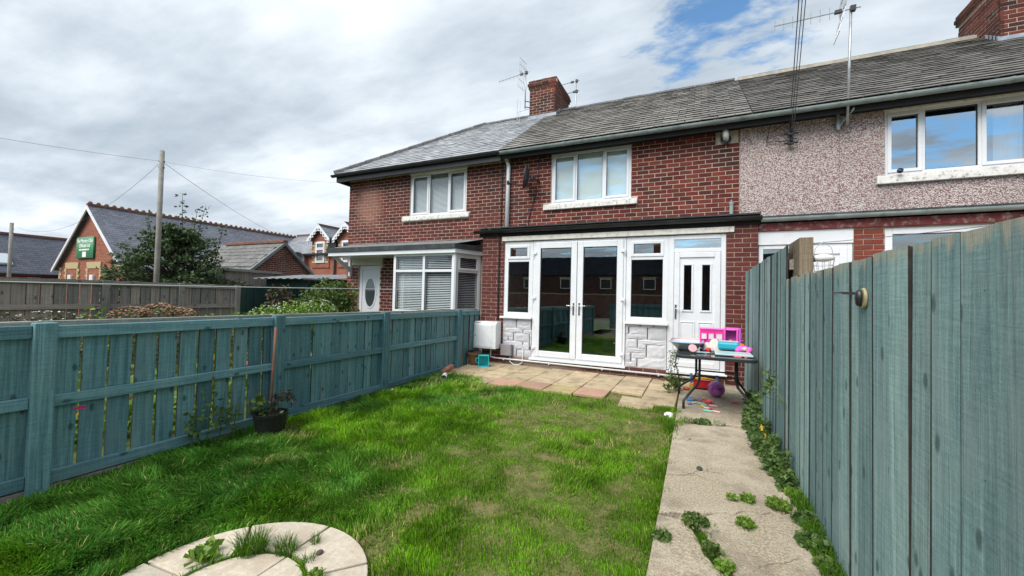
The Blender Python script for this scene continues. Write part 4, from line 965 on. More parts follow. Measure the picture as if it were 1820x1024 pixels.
# tall teal fence on the right: near run lower, far run higher
XR = .652
def close_board(name, label, y0, y1, h, seed, mat):
    F = thing(name, label, 'fence', (XR, (y0+y1)/2, 0))
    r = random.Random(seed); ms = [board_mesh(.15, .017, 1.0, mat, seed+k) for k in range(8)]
    y = y0
    while y < y1-.02:
        w_ = min(r.choice((.118, .135, .15, .152, .158, .165)), y1-y)
        hh = h + r.uniform(-.005, .004)
        piece('board', ms[r.randrange(8)], (XR+.009+r.uniform(0, .009), y+w_/2, -.01), F, (1, (w_-r.uniform(.005, .012))/.15, hh+.01), (0, r.uniform(-.004, .004), r.uniform(-.05, .05)))
        y += w_
    for z in (.25, h*.55, h-.2):
        mb = MB(); mb.box(XR+.03, XR+.075, y0, y1, z, z+.085); mb.build('rail', M['greywood_y'], F)
    yy = y0+.3
    while yy < y1:
        mb = MB(); mb.box(XR+.076, XR+.15, yy-.04, yy+.04, -.2, h-.05); mb.build('post', M['rawwood'], F); yy += 1.8
    nl = MB()      # nail heads on the rail lines
    y = y0+.04
    while y < y1:
        for z in (.30, h*.55+.045, h-.155): zz1 = z+r.uniform(-.012, .012); nl.tube([(XR+.0085, y, zz1), (XR+.02, y, zz1)], .0024, 6)
        y += r.choice((.05, .09))
    nl.build('nails', M['darkmetal'], F, kind='stuff')
    return F
close_board('tall_teal_fence', 'weathered teal close-board fence along the path with bare worn top edge', -1.2, 3.99, 1.52, 61, M['tealr_top'])
close_board('teal_fence_panel', 'higher teal fence section behind the toy table, next to the house', 4.01, 7.27, 1.80, 71, M['tealr_z'])
mb = MB(); mb.box(.66, .668, 3.985, 4.012, 0, 1.5); o = mb.build('rusty_joint_strip', simple('rust_paint', (.12, .035, .03), .8, .3, 10), origin=(.66, 4, 0)); o['label'] = 'thin dark red strip in the joint between the two teal fence runs'; o['category'] = 'strip'
mb = MB(); mb.box(.71, .80, 3.80, 4.22, 0, 1.835); o = mb.build('wooden_post', M['rawwood'], origin=(.75, 4, 0), bevel=.004); o['label'] = 'bare wooden post rising behind the step in the teal fence'; o['category'] = 'post'
# outside lamp bracket on the fence
LT = thing('fence_lamp', 'small black oval lamp with thin arm on the near teal fence', 'lamp', (.64, 2.24, 1.34))
Mx = Matrix.Rotation(R_(-90), 4, 'Y')
mb = MB(); mb.lathe([(0, 0), (.042, 0), (.045, .004), (.042, .012), (0, .012)], 24, (XR-.002, 2.22, 1.345), Mx @ Matrix.Diagonal((1.0, .8, 1, 1))); mb.build('wooden_disc', simple('varnished_disc', (.33, .29, .15), .5, .2, 20), LT)
mb = MB(); mb.lathe([(0, .011), (.034, .011), (.037, .016), (.034, .026), (.026, .031), (0, .033)], 24, (XR-.002, 2.225, 1.345), Mx @ Matrix.Diagonal((1.0, .55, 1, 1))); mb.build('body', M['black'], LT, smooth=True)
mb = MB(); mb.tube([(XR-.03, 2.23, 1.368), (XR-.05, 2.36, 1.372), (XR-.055, 2.46, 1.371)], .0032, 6); mb.tube([(XR-.03, 2.23, 1.362), (XR-.05, 2.34, 1.366)], .0028, 6); mb.build('arm', M['black'], LT)

# grey board fence across the neighbour's garden and its dark green continuation
GX = -8.9
FG = thing('grey_board_fence', 'weathered grey board fence across the neighbouring garden', 'fence', (GX, 3, 0))
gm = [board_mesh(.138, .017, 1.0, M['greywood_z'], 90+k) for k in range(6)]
gy = [-2.0, -.25, 1.5, 3.27, 4.35, 5.37]
for y in gy: mb = MB(); mb.box(GX-.04, GX+.05, y-.05, y+.05, -.1, 1.44); mb.build('post', M['greywood_z'], FG, bevel=.005)
for a, b in zip(gy, gy[1:]):
    for z in (1.36, .97, .3): mb = MB(); mb.box(GX-.02, GX+.025, a+.051, b-.051, z, z+.075); mb.build('rail', M['greywood_y'], FG)
    y = a+.055
    while y < b-.06:
        w_ = min(.138, b-.055-y)
        piece('board', gm[rf.randrange(6)], (GX-.032+rf.uniform(-.004, .004), y+w_/2, 0), FG, (1, (w_-rf.uniform(.006, .018))/.138, 1.43+rf.uniform(-.012, .012)), (0, 0, rf.uniform(-.02, .02)))
        y += w_ + .004
FD = thing('dark_green_fence', 'dark green stained boards continuing past the grey fence end post', 'fence', (GX, 6, 0))
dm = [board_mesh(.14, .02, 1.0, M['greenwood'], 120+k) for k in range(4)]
y = 5.43
while y < 8.2: piece('board', dm[rf.randrange(4)], (GX-.02+rf.uniform(-.004, .004), y+.07, 0), FD, (1, .97, 1.44+rf.uniform(-.02, .02)), (0, 0, rf.uniform(-.03, .03))); y += .14
mb = MB(); mb.box(GX-.06, GX-.03, 5.43, 8.2, 1.1, 1.18); mb.build('rail', M['greenwood'], FD)
# ------------------------------------------------------------------ foliage tools
def leaf_cards(mb, c, n, spread, size, rnd, flat=1.0, up=.0, shell=.35):
    """n small folded leaves scattered in an ellipsoid round c."""
    for _ in range(n):
        while True:
            p = Vector((rnd.uniform(-1, 1), rnd.uniform(-1, 1), rnd.uniform(-1, 1)))
            if shell <= p.length <= 1: break
        q = Vector(c) + Vector((p.x*spread[0], p.y*spread[1], p.z*spread[2]))
        d = Vector((rnd.gauss(0, 1), rnd.gauss(0, 1), rnd.gauss(0, .7)+up)).normalized()
        s_ = d.cross(Vector((rnd.gauss(0, 1), rnd.gauss(0, 1), rnd.gauss(0, 1)))).normalized()
        nn = d.cross(s_); L = size*rnd.uniform(.7, 1.35); W = L*.36*flat
        mb.add([q, q + d*L*.45 + s_*W + nn*L*.08, q + d*L, q + d*L*.45 - s_*W + nn*L*.08], [(0, 1, 2), (0, 2, 3)])
def blob_plant(name, label, cat, base, clumps, leafm, size, density, seed, stems=4, flowers=None, group=None):
    """base point; clumps = [(dx,dy,dz,rx,ry,rz)]"""
    rnd = random.Random(seed); T = thing(name, label, cat, base, group); B = Vector(base)
    st = MB(); lf = MB()
    for (dx, dy, dz, rx, ry, rz) in clumps:
        c = B + Vector((dx, dy, dz)); n = int(density*rx*ry*rz/(size**2*.6)*.22)+8
        leaf_cards(lf, c, n, (rx, ry, rz), size, rnd)
        st.tube([B + Vector((rnd.uniform(-.03, .03), rnd.uniform(-.03, .03), 0)), B + Vector((dx*.6, dy*.6, dz*.55)), c], [.012, .008, .004], 5)
    st.build('stem', M['bark'], T); lf.build('foliage', leafm, T, fix=False, kind='stuff')
    if flowers:
        fm, n, sz = flowers; fl = MB()
        for _ in range(n):
            (dx, dy, dz, rx, ry, rz) = rnd.choice(clumps); a, b = rnd.uniform(0, 6.28), math.acos(rnd.uniform(0, 1))
            c = B + Vector((dx+rx*math.sin(b)*math.cos(a)*1.03, dy+ry*math.sin(b)*math.sin(a)*1.03, dz+rz*math.cos(b)*1.03))
            fl.lathe([(0, sz*.3), (sz*.7, sz*.25), (sz, 0), (0, -sz*.2)], 6, c, Euler((rnd.uniform(-.6, .6), rnd.uniform(-.6, .6), 0)).to_matrix().to_4x4())
        fl.build('flowers', fm, T, fix=False, kind='stuff')
    return T
# tree behind the grey fence
def tree(name, label, base, h, crown, seed, leafm, nleaf, size, spikes=()):
    rnd = random.Random(seed); T = thing(name, label, 'tree', base); B = Vector(base)
    tr = MB(); tr.tube([B, B+Vector((.05, .02, h*.3)), B+Vector((.02, .06, h*.62)), B+Vector((.0, .1, h*.9))], [.1, .08, .05, .015], 8)
    lf = MB()
    for (dx, dy, dz, rx, ry, rz, f) in crown:
        c = B+Vector((dx, dy, dz))
        tr.tube([B+Vector((.03, .03, min(dz*.6, h*.6))), B+Vector((dx*.5, dy*.5, dz*.85)), c], [.04, .022, .006], 5)
        for _ in range(max(3, int(f))):
            e = c + Vector((rnd.uniform(-rx, rx)*.85, rnd.uniform(-ry, ry)*.85, rnd.uniform(-rz, rz)*.85))
            tr.tube([c, c.lerp(e, .5)+Vector((0, 0, .04)), e], [.008, .005, .002], 4)
            leaf_cards(lf, e, int(nleaf*.02)+1, (rx*.42, ry*.42, rz*.30), size, rnd, shell=0)
    for (dx, dy, z0_, z1_, ex) in spikes:
        p0, p1 = B+Vector((dx, dy, z0_)), B+Vector((dx+ex, dy, z1_)); tr.tube([p0, p1], [.014, .004], 5)
        for k in range(9): leaf_cards(lf, p0.lerp(p1, (k+.5)/9), 5, (.13, .13, .08), size, rnd, shell=0)
    tr.build('trunk', M['bark'], T); lf.build('crown', leafm, T, fix=False, kind='stuff')
    return T
cr = random.Random(5); crown = []
for k in range(135):
    t = cr.random(); zc = .55+2.05*t; rad = 1.3*(1-(abs(t-.33)/.72)**1.7); a = cr.uniform(0, 6.28); q_ = math.sqrt(cr.random())
    crown.append((max(.05, rad)*math.cos(a)*q_*.95, max(.05, rad)*math.sin(a)*q_*1.1, zc, .42, .42, .24, 5))
tree('garden_tree', 'spreading dark green tree behind the grey fence and wooden utility pole', (-13.45, 6.45, .35), 2.95, crown, 8, M['leaf_tree'], 950, .085,
     spikes=[(.0, .1, 2.3, 3.75, -.1), (.12, .25, 2.2, 3.3, .28), (.2, .9, 2.0, 2.95, .3), (-.2, -.5, 2.2, 3.1, -.35), (.1, .4, 2.4, 3.4, .4)])

# ------------------------------------------------------------------ club hall, wing, outhouse, far building
def hallbrick(name, c1, c2, mort, sc=1.0):
    t = NT(name); tcn = t.n.new('ShaderNodeNewGeometry')
    sp = t.n.new('ShaderNodeSeparateXYZ'); t.l.new(tcn.outputs['Position'], sp.inputs[0])
    cb = t.n.new('ShaderNodeCombineXYZ'); t.l.new(t.math('ADD', sp.outputs[0], sp.outputs[1]), cb.inputs[0]); t.l.new(sp.outputs[2], cb.inputs[1])
    b = t.n.new('ShaderNodeTexBrick'); t.l.new(cb.outputs[0], b.inputs['Vector']); b.inputs['Scale'].default_value = 1
    b.inputs['Brick Width'].default_value = .225; b.inputs['Row Height'].default_value = .078; b.inputs['Mortar Size'].default_value = .009
    for k, v in (('Color1', c1), ('Color2', c2), ('Mortar', mort)): b.inputs[k].default_value = (*v, 1)
    c = t.mix(t.math('MULTIPLY', t.rng(t.noise(2.5, 6), .45, .7), .5), b.outputs[0], tuple(x*.5 for x in c1))
    return t.done(c, .9, t.bump(b.outputs[1], -.4, .01), .2)
M['hall'] = hallbrick('hall_brick', (.34, .095, .055), (.22, .062, .042), (.34, .22, .16))
M['outb'] = hallbrick('outhouse_brick', (.11, .035, .028), (.17, .055, .04), (.3, .25, .2))
M['cream'] = simple('cream_brick', (.45, .36, .20), .9, .15, 20)
def farslate(name, cols, w=.3, g=.2, axis='y', rough=.5):
    t = NT(name); v = t.pos((1, 1, 1)); sp = t.n.new('ShaderNodeSeparateXYZ'); t.l.new(v, sp.inputs[0])
    cb = t.n.new('ShaderNodeCombineXYZ'); t.l.new(sp.outputs[1 if axis == 'y' else 0], cb.inputs[0]); t.l.new(sp.outputs[2], cb.inputs[1])
    b = t.n.new('ShaderNodeTexBrick'); t.l.new(cb.outputs[0], b.inputs['Vector']); b.inputs['Scale'].default_value = 1; b.inputs['Brick Width'].default_value = w; b.inputs['Row Height'].default_value = g*.6
    b.inputs['Mortar Size'].default_value = .012
    for k, q in zip(('Color1', 'Color2', 'Mortar'), cols): b.inputs[k].default_value = (*q, 1)
    c = t.mix(t.math('MULTIPLY', t.rng(t.noise(1.2, 7, .65), .42, .68), .5), b.outputs[0], tuple(min(1, x*1.9) for x in cols[0]))
    c = t.mix(t.math('MULTIPLY', t.rng(t.noise(7, 7, .7), .48, .7), .6), c, tuple(x*.5 for x in cols[0]))
    return t.done(c, rough, t.bump(b.outputs[1], -.5, .02), .4 if rough < .8 else 0.0)
M['hallslate'] = farslate('hall_slate', ((.09, .098, .125), (.145, .155, .185), (.03, .032, .045)), .32, .2, 'y')
M['wingslate'] = farslate('wing_slate', ((.17, .18, .2), (.24, .25, .27), (.06, .065, .075)), .32, .2, 'x')
M['farslate'] = farslate('far_slate', ((.05, .056, .08), (.085, .092, .12), (.02, .022, .032)), .32, .2, 'y')
M['terra'] = simple('terracotta_ridge', (.17, .085, .06), .85, .25, 10)
M['fartile'] = simple('fartile', (.17, .165, .16), .7, .25, 10, rand=.3)
CH = thing('club_hall', 'brick gabled hall with steep slate roof and crested ridge beyond the fence', 'building', (-29, 12, 0))
X0, X1, XA, GYY, HE, HR_ = -32.75, -25.3, -29.0, 10.0, 2.35, 5.55
mb = MB(); mb.prism([(X0+.15, -.3), (X1-.15, -.3), (X1-.15, HE), (XA, HR_-.15), (X0+.15, HE)], 'y', GYY, 24); mb.build('wall', M['hall'], CH)
mb = MB(); ov = .22
for (xa, xb) in ((X0-.1, XA), (X1+.1, XA)):
    mb.add([(xa, GYY-ov, HE-.12), (xb, GYY-ov, HR_), (xb, 24, HR_), (xa, 24, HE-.12), (xa, GYY-ov, HE-.02), (xb, GYY-ov, HR_+.1), (xb, 24, HR_+.1), (xa, 24, HE-.02)], [(0, 1, 2, 3), (4, 7, 6, 5), (0, 4, 5, 1), (3, 2, 6, 7), (0, 3, 7, 4)])
rf_ = mb.build('roof', M['hallslate'], CH)
for (xa, xb) in ((X0-.14, XA), (X1+.14, XA)):
    mb = MB(); mb.add([(xa, GYY-ov-.03, HE-.25), (xb, GYY-ov-.03, HR_-.15), (xb, GYY-ov-.03, HR_+.06), (xa, GYY-ov-.03, HE-.06), (xa, GYY-ov+.03, HE-.25), (xb, GYY-ov+.03, HR_-.15), (xb, GYY-ov+.03, HR_+.06), (xa, GYY-ov+.03, HE-.06)],
        [(0, 1, 2, 3), (4, 7, 6, 5), (0, 4, 5, 1), (1, 5, 6, 2), (2, 6, 7, 3), (3, 7, 4, 0)]); mb.build('bargeboard', M['upvc'], CH)
mb = MB(); mb.box(XA-.1, XA+.1, GYY-ov, 23, HR_+.06, HR_+.17)
y = GYY-ov+.02
while y < 22.8: mb.lathe([(.085, 0), (.095, .06), (.06, .12), (0, .15)], 6, (XA, y+.1, HR_+.15)); y += .32
mb.build('crested_ridge', M['terra'], CH, kind='stuff')
for xc in (-30.95, -28.45):
    n_ = MB(); n_.box(xc-.62, xc+.62, GYY-.03, GYY+.02, .2, 2.32); rec = n_.build('blind_window', M['hall'], CH)
    n_ = MB(); n_.add([(xc-.72, GYY-.06, 2.32), (xc+.72, GYY-.06, 2.32), (xc+.8, GYY-.06, 2.66), (xc-.8, GYY-.06, 2.66), (xc-.72, GYY, 2.32), (xc+.72, GYY, 2.32), (xc+.8, GYY, 2.66), (xc-.8, GYY, 2.66)], [(0, 1, 2, 3), (4, 7, 6, 5), (0, 4, 5, 1), (1, 5, 6, 2), (2, 6, 7, 3), (3, 7, 4, 0)]); n_.build('arch', M['cream'], rec)
    n_ = MB()
    for s_ in (-1, 1):
        for k in range(15): w_ = .14 if k % 2 else .26; n_.box(min(xc+s_*.62, xc+s_*(.62+w_)), max(xc+s_*.62, xc+s_*(.62+w_)), GYY-.055, GYY-.001, 0+k*.155, .145+k*.155)
    n_.build('quoins', M['cream'], rec, kind='stuff')
    n_ = MB(); n_.box(xc-.2, xc+.15, GYY-.14, GYY-.031, 1.62, 1.98); n_.build('floodlight', M['upvc2'], rec, bevel=.02)
n_ = MB()
for k in range(15): w_ = .2 if k % 2 else .34; n_.box(X0+.15, X0+.15+w_, GYY-.03, GYY-.001, .1+k*.155, .245+k*.155)
n_.build('quoins', M['cream'], CH, kind='stuff')
# sign board
M['signgreen'] = None
def signmat():
    t = NT('sign_green'); sp = t.n.new('ShaderNodeSeparateXYZ'); t.l.new(t.pos(), sp.inputs[0])
    c = t.ramp(t.rng(sp.outputs[2], 2.85, 3.95), [(0, (.01, .12, .045)), (.45, (.03, .24, .09)), (.8, (.12, .36, .20))]); return t.done(c, .35, None, .5)
M['signgreen'] = signmat(); M['signtext'] = simple('sign_lettering', (.8, .84, .78), .5, .02)
SG = thing('club_sign', 'green board sign with white lettering high on the brick gable', 'sign', (-29.4, 9.93, 2.88))
mb = MB(); mb.box(-30.35, -28.45, 9.90, 9.97, 2.86, 3.98); mb.build('board', M['signgreen'], SG, bevel=.01)
def text(body, size, loc, rot, mat, par, name='lettering', bold=0.0):
    cu = bpy.data.curves.new(name, 'FONT'); cu.body = body; cu.size = size; cu.align_x = 'CENTER'; cu.extrude = .004; cu.offset = bold
    t_ = bpy.data.objects.new('tmp_text', cu); COL.objects.link(t_)
    me = bpy.data.meshes.new_from_object(t_.evaluated_get(bpy.context.evaluated_depsgraph_get())); bpy.data.objects.remove(t_)
    me.materials.clear(); me.materials.append(mat); o = bpy.data.objects.new(name, me)
    o.rotation_euler = rot; o.location = Vector(loc)-ORG[par.name]; return place(o, par, {})
fr_ = (math.pi/2, 0, 0)
text('The Murton Club', .255, (-29.4, 9.895, 3.69), fr_, M['signtext'], SG, bold=.006)
text('Officials Ltd', .255, (-29.4, 9.895, 3.44), fr_, M['signtext'], SG, bold=.006)
mb = MB(); mb.box(-30.0, -29.72, 9.892, 9.899, 3.27, 3.35); mb.box(-29.68, -29.1, 9.892, 9.899, 3.27, 3.35); mb.box(-29.05, -28.9, 9.892, 9.899, 3.27, 3.35); mb.build('small_print', M['signtext'], SG, kind='stuff')
mb = MB(); mb.box(-29.62, -29.2, 9.89, 9.899, 2.92, 3.2); mb.build('emblem_panel', M['signtext'], SG)
# wing with wall dormers
CW = thing('club_wing', 'two-storey brick wing with white bargeboard gables behind the outhouse', 'building', (-22, 20, 0))
WY = 19.0
mb = MB(); mb.box(-25.2, -12, WY, 25, -.3, 3.95); mb.build('wall', M['hall'], CW)
mb = MB(); mb.add([(-29, WY-.15, 3.9), (-12, WY-.15, 3.9), (-12, 22, 5.8), (-29, 22, 5.8)], [(0, 1, 2, 3)]); mb.add([(-29, 22, 5.8), (-12, 22, 5.8), (-12, 25.2, 3.9), (-29, 25.2, 3.9)], [(0, 1, 2, 3)]); mb.build('roof', M['wingslate'], CW)
mb = MB(); mb.box(-29, -12, 21.9, 22.1, 5.76, 5.9); mb.build('ridge', M['terra'], CW)
mb = MB(); mb.box(-24.9, -12, WY-.28, WY-.14, 3.82, 3.94); mb.build('gutter', M['black'], CW)
for xc in (-22.72, -20.35):
    hw = .93; n_ = MB(); n_.prism([(xc-hw+.12, 3.0), (xc+hw-.12, 3.0), (xc+hw-.12, 4.85), (xc, 5.7), (xc-hw+.12, 4.85)], 'y', WY-.06, 21.5); dm_ = n_.build('gable', M['hall'], CW)
    n_ = MB()
    for s_ in (-1, 1): n_.add([(xc+s_*(hw+.1), WY-.3, 4.78), (xc, WY-.3, 5.78), (xc, 21.8, 5.78), (xc+s_*(hw+.1), 21.8, 4.78)], [(0, 1, 2, 3)])
    n_.build('gable_roof', M['wingslate'], CW)
    n_ = MB(); n_.box(xc-.08, xc+.08, WY-.3, 21.5, 5.76, 5.88); n_.build('ridge', M['terra'], CW)
    for s_ in (-1, 1):
        n_ = MB(); xa = xc+s_*(hw+.12)
        n_.add([(xa, WY-.33, 4.56), (xc, WY-.33, 5.56), (xc, WY-.33, 5.84), (xa, WY-.33, 4.84), (xa, WY-.27, 4.56), (xc, WY-.27, 5.56), (xc, WY-.27, 5.84), (xa, WY-.27, 4.84)], [(0, 1, 2, 3), (4, 7, 6, 5), (0, 4, 5, 1), (1, 5, 6, 2), (2, 6, 7, 3), (3, 7, 4, 0)])
        for k in range(5):
            t_ = (k+.5)/5; px, pz = xa+(xc-xa)*t_, 4.56+1.0*t_; n_.lathe([(0, -.03), (.085, -.03), (.085, .03), (0, .03)], 10, (px, WY-.3, pz), Matrix.Rotation(R_(90), 4, 'X'))
        n_.build('bargeboard', M['upvc'], dm_)
    casement(CW, xc-.42, xc+.42, 3.32, 4.72, WY-.12, [], {0}, M['glass'], transom=4.25, fw_=.1)
    n_ = MB(); n_.box(xc-.4, xc+.4, WY-.05, WY-.045, 3.3, 4.7); n_.build('interior', M['room'], CW)
    n_ = MB()
    for s_ in (-1, 1):
        for k in range(8): w_ = .14 if k % 2 else .3; n_.box(min(xc+s_*.45, xc+s_*(.45+w_)), max(xc+s_*.45, xc+s_*(.45+w_)), WY-.085, WY-.055, 3.3+k*.18, 3.44+k*.18)
    n_.build('quoins', M['cream'], CW, kind='stuff')
mb = MB(); mb.tube([(-21.35, WY-.1, 4.8), (-21.35, WY-.1, 0)], .06, 8); mb.build('downpipe', M['black'], CW)
mb = MB(); mb.box(-21.9, -21.2, WY-.2, WY-.06, 4.15, 4.95); mb.build('gutter_box', M['black'], CW)
# satellite dish on the wing
def sat_dish(name, label, c, face, d, armdir, wall_pt, mat):
    T = thing(name, label, 'satellite dish', wall_pt); f = Vector(face).normalized(); Rm = f.to_track_quat('Z', 'Y').to_matrix().to_4x4() @ Matrix.Diagonal((.9, 1, 1, 1))
    n_ = MB(); n_.lathe([(0, 0), (d*.25, .012*d/.3), (d*.42, .04*d/.3), (d*.5, .06*d/.3), (d*.5, .05*d/.3), (d*.42, .03*d/.3), (d*.25, .002), (0, -.01)], 24, c, Rm); n_.build('reflector', mat, T, smooth=True)
    e = Vector(c) + f*d*.95 + Vector(armdir); n_ = MB(); n_.tube([Vector(c)-f*.05+Vector(armdir)*1.1, e], .012*d/.45, 6); n_.build('arm', M['darkmetal'], T)
    n_ = MB(); n_.tube([e-f*.02, e-f*.09], [.03*d/.45, .022*d/.45], 8); n_.tube([e+Vector((0, 0, -.03)), e+Vector((0, 0, .05))], .022*d/.45, 8); n_.build('lnb', M['black'], T)
    n_ = MB(); n_.tube([Vector(c)-f*.03, Vector(c)-f*.10, Vector(wall_pt)], .02, 8); n_.obox(Vector(c)-f*.07, (.07, .07, .1), (0, 0, 0)); n_.build('bracket', M['darkmetal'], T); return T
sat_dish('satellite_dish', 'dark satellite dish on the gabled wing wall behind the outhouse', (-24.35, 18.5, 3.5), (.75, -.6, .3), 1.0, (0, 0, -.3), (-24.3, 19.0, 3.7), M['darkmetal'])
# outhouse with tiled roof
OH = thing('brick_outhouse', 'low dark brick outhouse with pale tiled roof and gable end', 'outbuilding', (-16.8, 10.8, 0))
OX, OA, OB = -15.0, 9.30, 12.24; OM = (OA+OB)/2; OE, OR_ = 1.93, 3.28
mb = MB(); mb.prism([(OA, -.3), (OB, -.3), (OB, OE), (OM, OR_-.06), (OA, OE)], 'x', -19.2, OX); mb.build('wall', M['outb'], OH)
mb = MB(); sl = math.hypot(OM-OA, OR_-OE); oa = math.atan2(OR_-OE, OM-OA); k = 0
mb.add([(-19.3, OA-.25, OE-.17), (OX+.1, OA-.25, OE-.17), (OX+.1, OM, OR_), (-19.3, OM, OR_)], [(0, 1, 2, 3)]); mb.add([(-19.3, OM, OR_), (OX+.1, OM, OR_), (OX+.1, OB+.25, OE-.17), (-19.3, OB+.25, OE-.17)], [(0, 1, 2, 3)]); orf = mb.build('roof', M['felt'], OH)
tm = bpy.data.meshes.new('roof_tile'); q_ = MB(); q_.box(-.165, .165, 0, .36, .005, .025); tm.from_pydata(q_.v, [], q_.f); tm.materials.append(M['fartile'])
for i in range(9):
    for j in range(13):
        xx = -19.15+.335*j + (.167 if i % 2 else 0); s0 = -.27+.24*i
        if xx > OX+.0: continue
        piece('roof_tile', tm, (xx, OA+s0*math.cos(oa), OE+s0*math.sin(oa)+.02), orf, rot=(oa-.06, random.uniform(-.01, .01), 0))
mb = MB(); mb.box(-18.6, OX+.12, OM-.11, OM+.11, OR_-.02, OR_+.11); mb.build('ridge', M['terra'], OH, bevel=.03)
mb = MB(); mb.obox((-17.6, OM-1.15, OR_-.78), (.12, .5, .05), (oa, 0, -.3)); mb.build('roof_patch', M['sillpaint'], OH)
for (ya, yb) in ((OA-.28, OM), (OB+.28, OM)):
    mb = MB(); mb.add([(OX+.02, ya, OE-.28), (OX+.02, yb, OR_-.1), (OX+.02, yb, OR_+.03), (OX+.02, ya, OE-.15), (OX+.13, ya, OE-.28), (OX+.13, yb, OR_-.1), (OX+.13, yb, OR_+.03), (OX+.13, ya, OE-.15)], [(0, 1, 2, 3), (4, 7, 6, 5), (0, 4, 5, 1), (1, 5, 6, 2), (2, 6, 7, 3), (3, 7, 4, 0)]); mb.build('verge', M['leadgrey'], OH)
# far slate-roofed building
FB = thing('red_walled_building', 'long low building with dark slate roof, skylight and red wall', 'building', (-35, 5, 0))
mb = MB(); mb.box(-38, -34.0, -8, 16, -.3, 2.05); mb.build('wall', simple('red_render', (.32, .04, .035), .7, .1), FB)
mb = MB(); mb.add([(-33.7, -8, 1.98), (-33.7, 16, 1.98), (-36.6, 16, 4.32), (-36.6, -8, 4.32)], [(0, 1, 2, 3)]); mb.add([(-36.6, -8, 4.32), (-36.6, 16, 4.32), (-39.5, 16, 1.98), (-39.5, -8, 1.98)], [(0, 1, 2, 3)]); mb.build('roof', M['farslate'], FB)
mb = MB(); mb.box(-36.7, -36.5, -8, 16, 4.28, 4.42); mb.build('ridge', M['terra'], FB)
mb = MB(); mb.box(-33.8, -33.65, -8, 16, 1.88, 2.0); mb.build('gutter', M['black'], FB)
mb = MB(); mb.obox((-34.6, 8.35, 2.77), (1.0, .75, .08), (0, math.atan2(2.34, 2.9), 0)); mb.build('skylight', M['gutter'], FB)
mb = MB(); mb.obox((-34.57, 8.35, 2.81), (.85, .6, .05), (0, math.atan2(2.34, 2.9), 0)); mb.build('pane', simple('skylight_glass', (.5, .55, .6), .05, .02), FB)

# ------------------------------------------------------------------ poles and wires
def pole(name, label, base, h, r, lean=(0, 0)):
    T = thing(name, label, 'pole', base); B = Vector(base); n_ = MB(); n_.tube([B, B+Vector((lean[0]*.5, lean[1]*.5, h*.5)), B+Vector((lean[0], lean[1], h))], [r*1.2, r*1.08, r], 14); n_.build('shaft', M['pole'], T, smooth=True)
    n_ = MB(); n_.tube([B+Vector((lean[0], lean[1], h-.02)), B+Vector((lean[0], lean[1], h+.015))], r*1.02, 14); n_.build('cap', M['metal'], T)
    n_ = MB()
    for z in (h-.25, h-.4): n_.obox(B+Vector((lean[0], lean[1], z)), (r*2.5, .03, .03), (0, 0, .6))
    n_.build('fittings', M['darkmetal'], T, kind='stuff'); return B+Vector((lean[0], lean[1], h-.25))
PT = pole('utility_pole', 'tall grey wooden utility pole standing in front of the tree', (-11.92, 5.3, 0), 4.68, .05)
P2 = pole('utility_pole', 'distant thin wooden pole before the red-walled building', (-25.3, 6.35, 0), 3.85, .055)
def wire(label, a, b, sag, r=.008, n=14, name='overhead_wire'):
    a, b = Vector(a), Vector(b); n_ = MB(); n_.tube([a.lerp(b, t/n)-Vector((0, 0, sag*4*(t/n)*(1-t/n))) for t in range(n+1)], r, 5)
    o = n_.build(name, M['wire'], origin=a); o['label'] = label; o['category'] = 'wire'; return o
wire('overhead wire running from the near pole out over the garden', PT, (-9.0, -1.2, 3.15), .1, .003)
wire('thin wire from the near pole towards the club hall gable', PT, (-25.3, 6.5, 3.7), .75, .004)
wire('thin wire from the near pole to the end house eaves', PT, (-9.1, 8.6, 4.5), .1, .0022)
wire('thin wire from the near pole down to the gabled wing', PT, (-24.0, 18.8, 4.6), .35, .005)
# ------------------------------------------------------------------ aerials and wall fittings
def yagi(name, label, base, top, dirv, L, n_el, el, grid=True, bracket=None, boomz=0.0, second=None):
    T = thing(name, label, 'aerial', base); B, Tp = Vector(base), Vector(top); d = Vector(dirv).normalized(); s_ = d.cross(Vector((0, 0, 1))).normalized(); u = s_.cross(d)
    mb = MB(); mb.tube([B, Tp], .019, 8); mb.build('mast', M['metal'], T, smooth=True)
    def boom(c, L, n_el, grid):
        mb = MB(); mb.tube([c-d*.12, c+d*L], .010, 6); mb.build('boom', M['metal'], T)
        for k in range(n_el):
            p = c + d*(L*(k+1.2)/(n_el+.3)); m2 = MB(); m2.tube([p-u*el*.5, p+u*el*.5] if grid else [p-s_*el*.5, p+s_*el*.5], .005, 5); m2.build('element', M['metal'], T)
        m2 = MB(); m2.obox(c+d*L*.16, (.09, .05, .05), (0, 0, math.atan2(d.y, d.x))); m2.build('connector_box', M['darkmetal'], T); m2 = MB(); m2.obox(c-d*.02, (.07, .07, .08), (0, 0, 0)); m2.build('clamp', M['darkmetal'], T)
        if grid:
            for sg in (1, -1):
                m2 = MB(); q0 = c + d*.10; ax_ = (u*sg*.8 - d*.25).normalized() if sg > 0 else (u*sg*.85 + d*-.1).normalized()
                for k in range(-2, 3): m2.tube([q0+s_*.09*k, q0+s_*.09*k+ax_*.42 + d*.12], .005, 5)
                for f in (.02, .22, .42): m2.tube([q0-s_*.2+ax_*f+d*.12*f/.42, q0+s_*.2+ax_*f+d*.12*f/.42], .005, 5)
                m2.build('reflector', M['metal'], T)
    boom(Tp - Vector((0, 0, .05)), L, n_el, grid)
    if second: boom(Tp - Vector((0, 0, second)), L*.42, 5, grid=False)
    if bracket:
        mb = MB()
        for z in bracket[1]: mb.tube([(B.x, B.y, z), (bracket[0][0], bracket[0][1], z)], .013, 6)
        mb.build('bracket', M['darkmetal'], T)
    return T
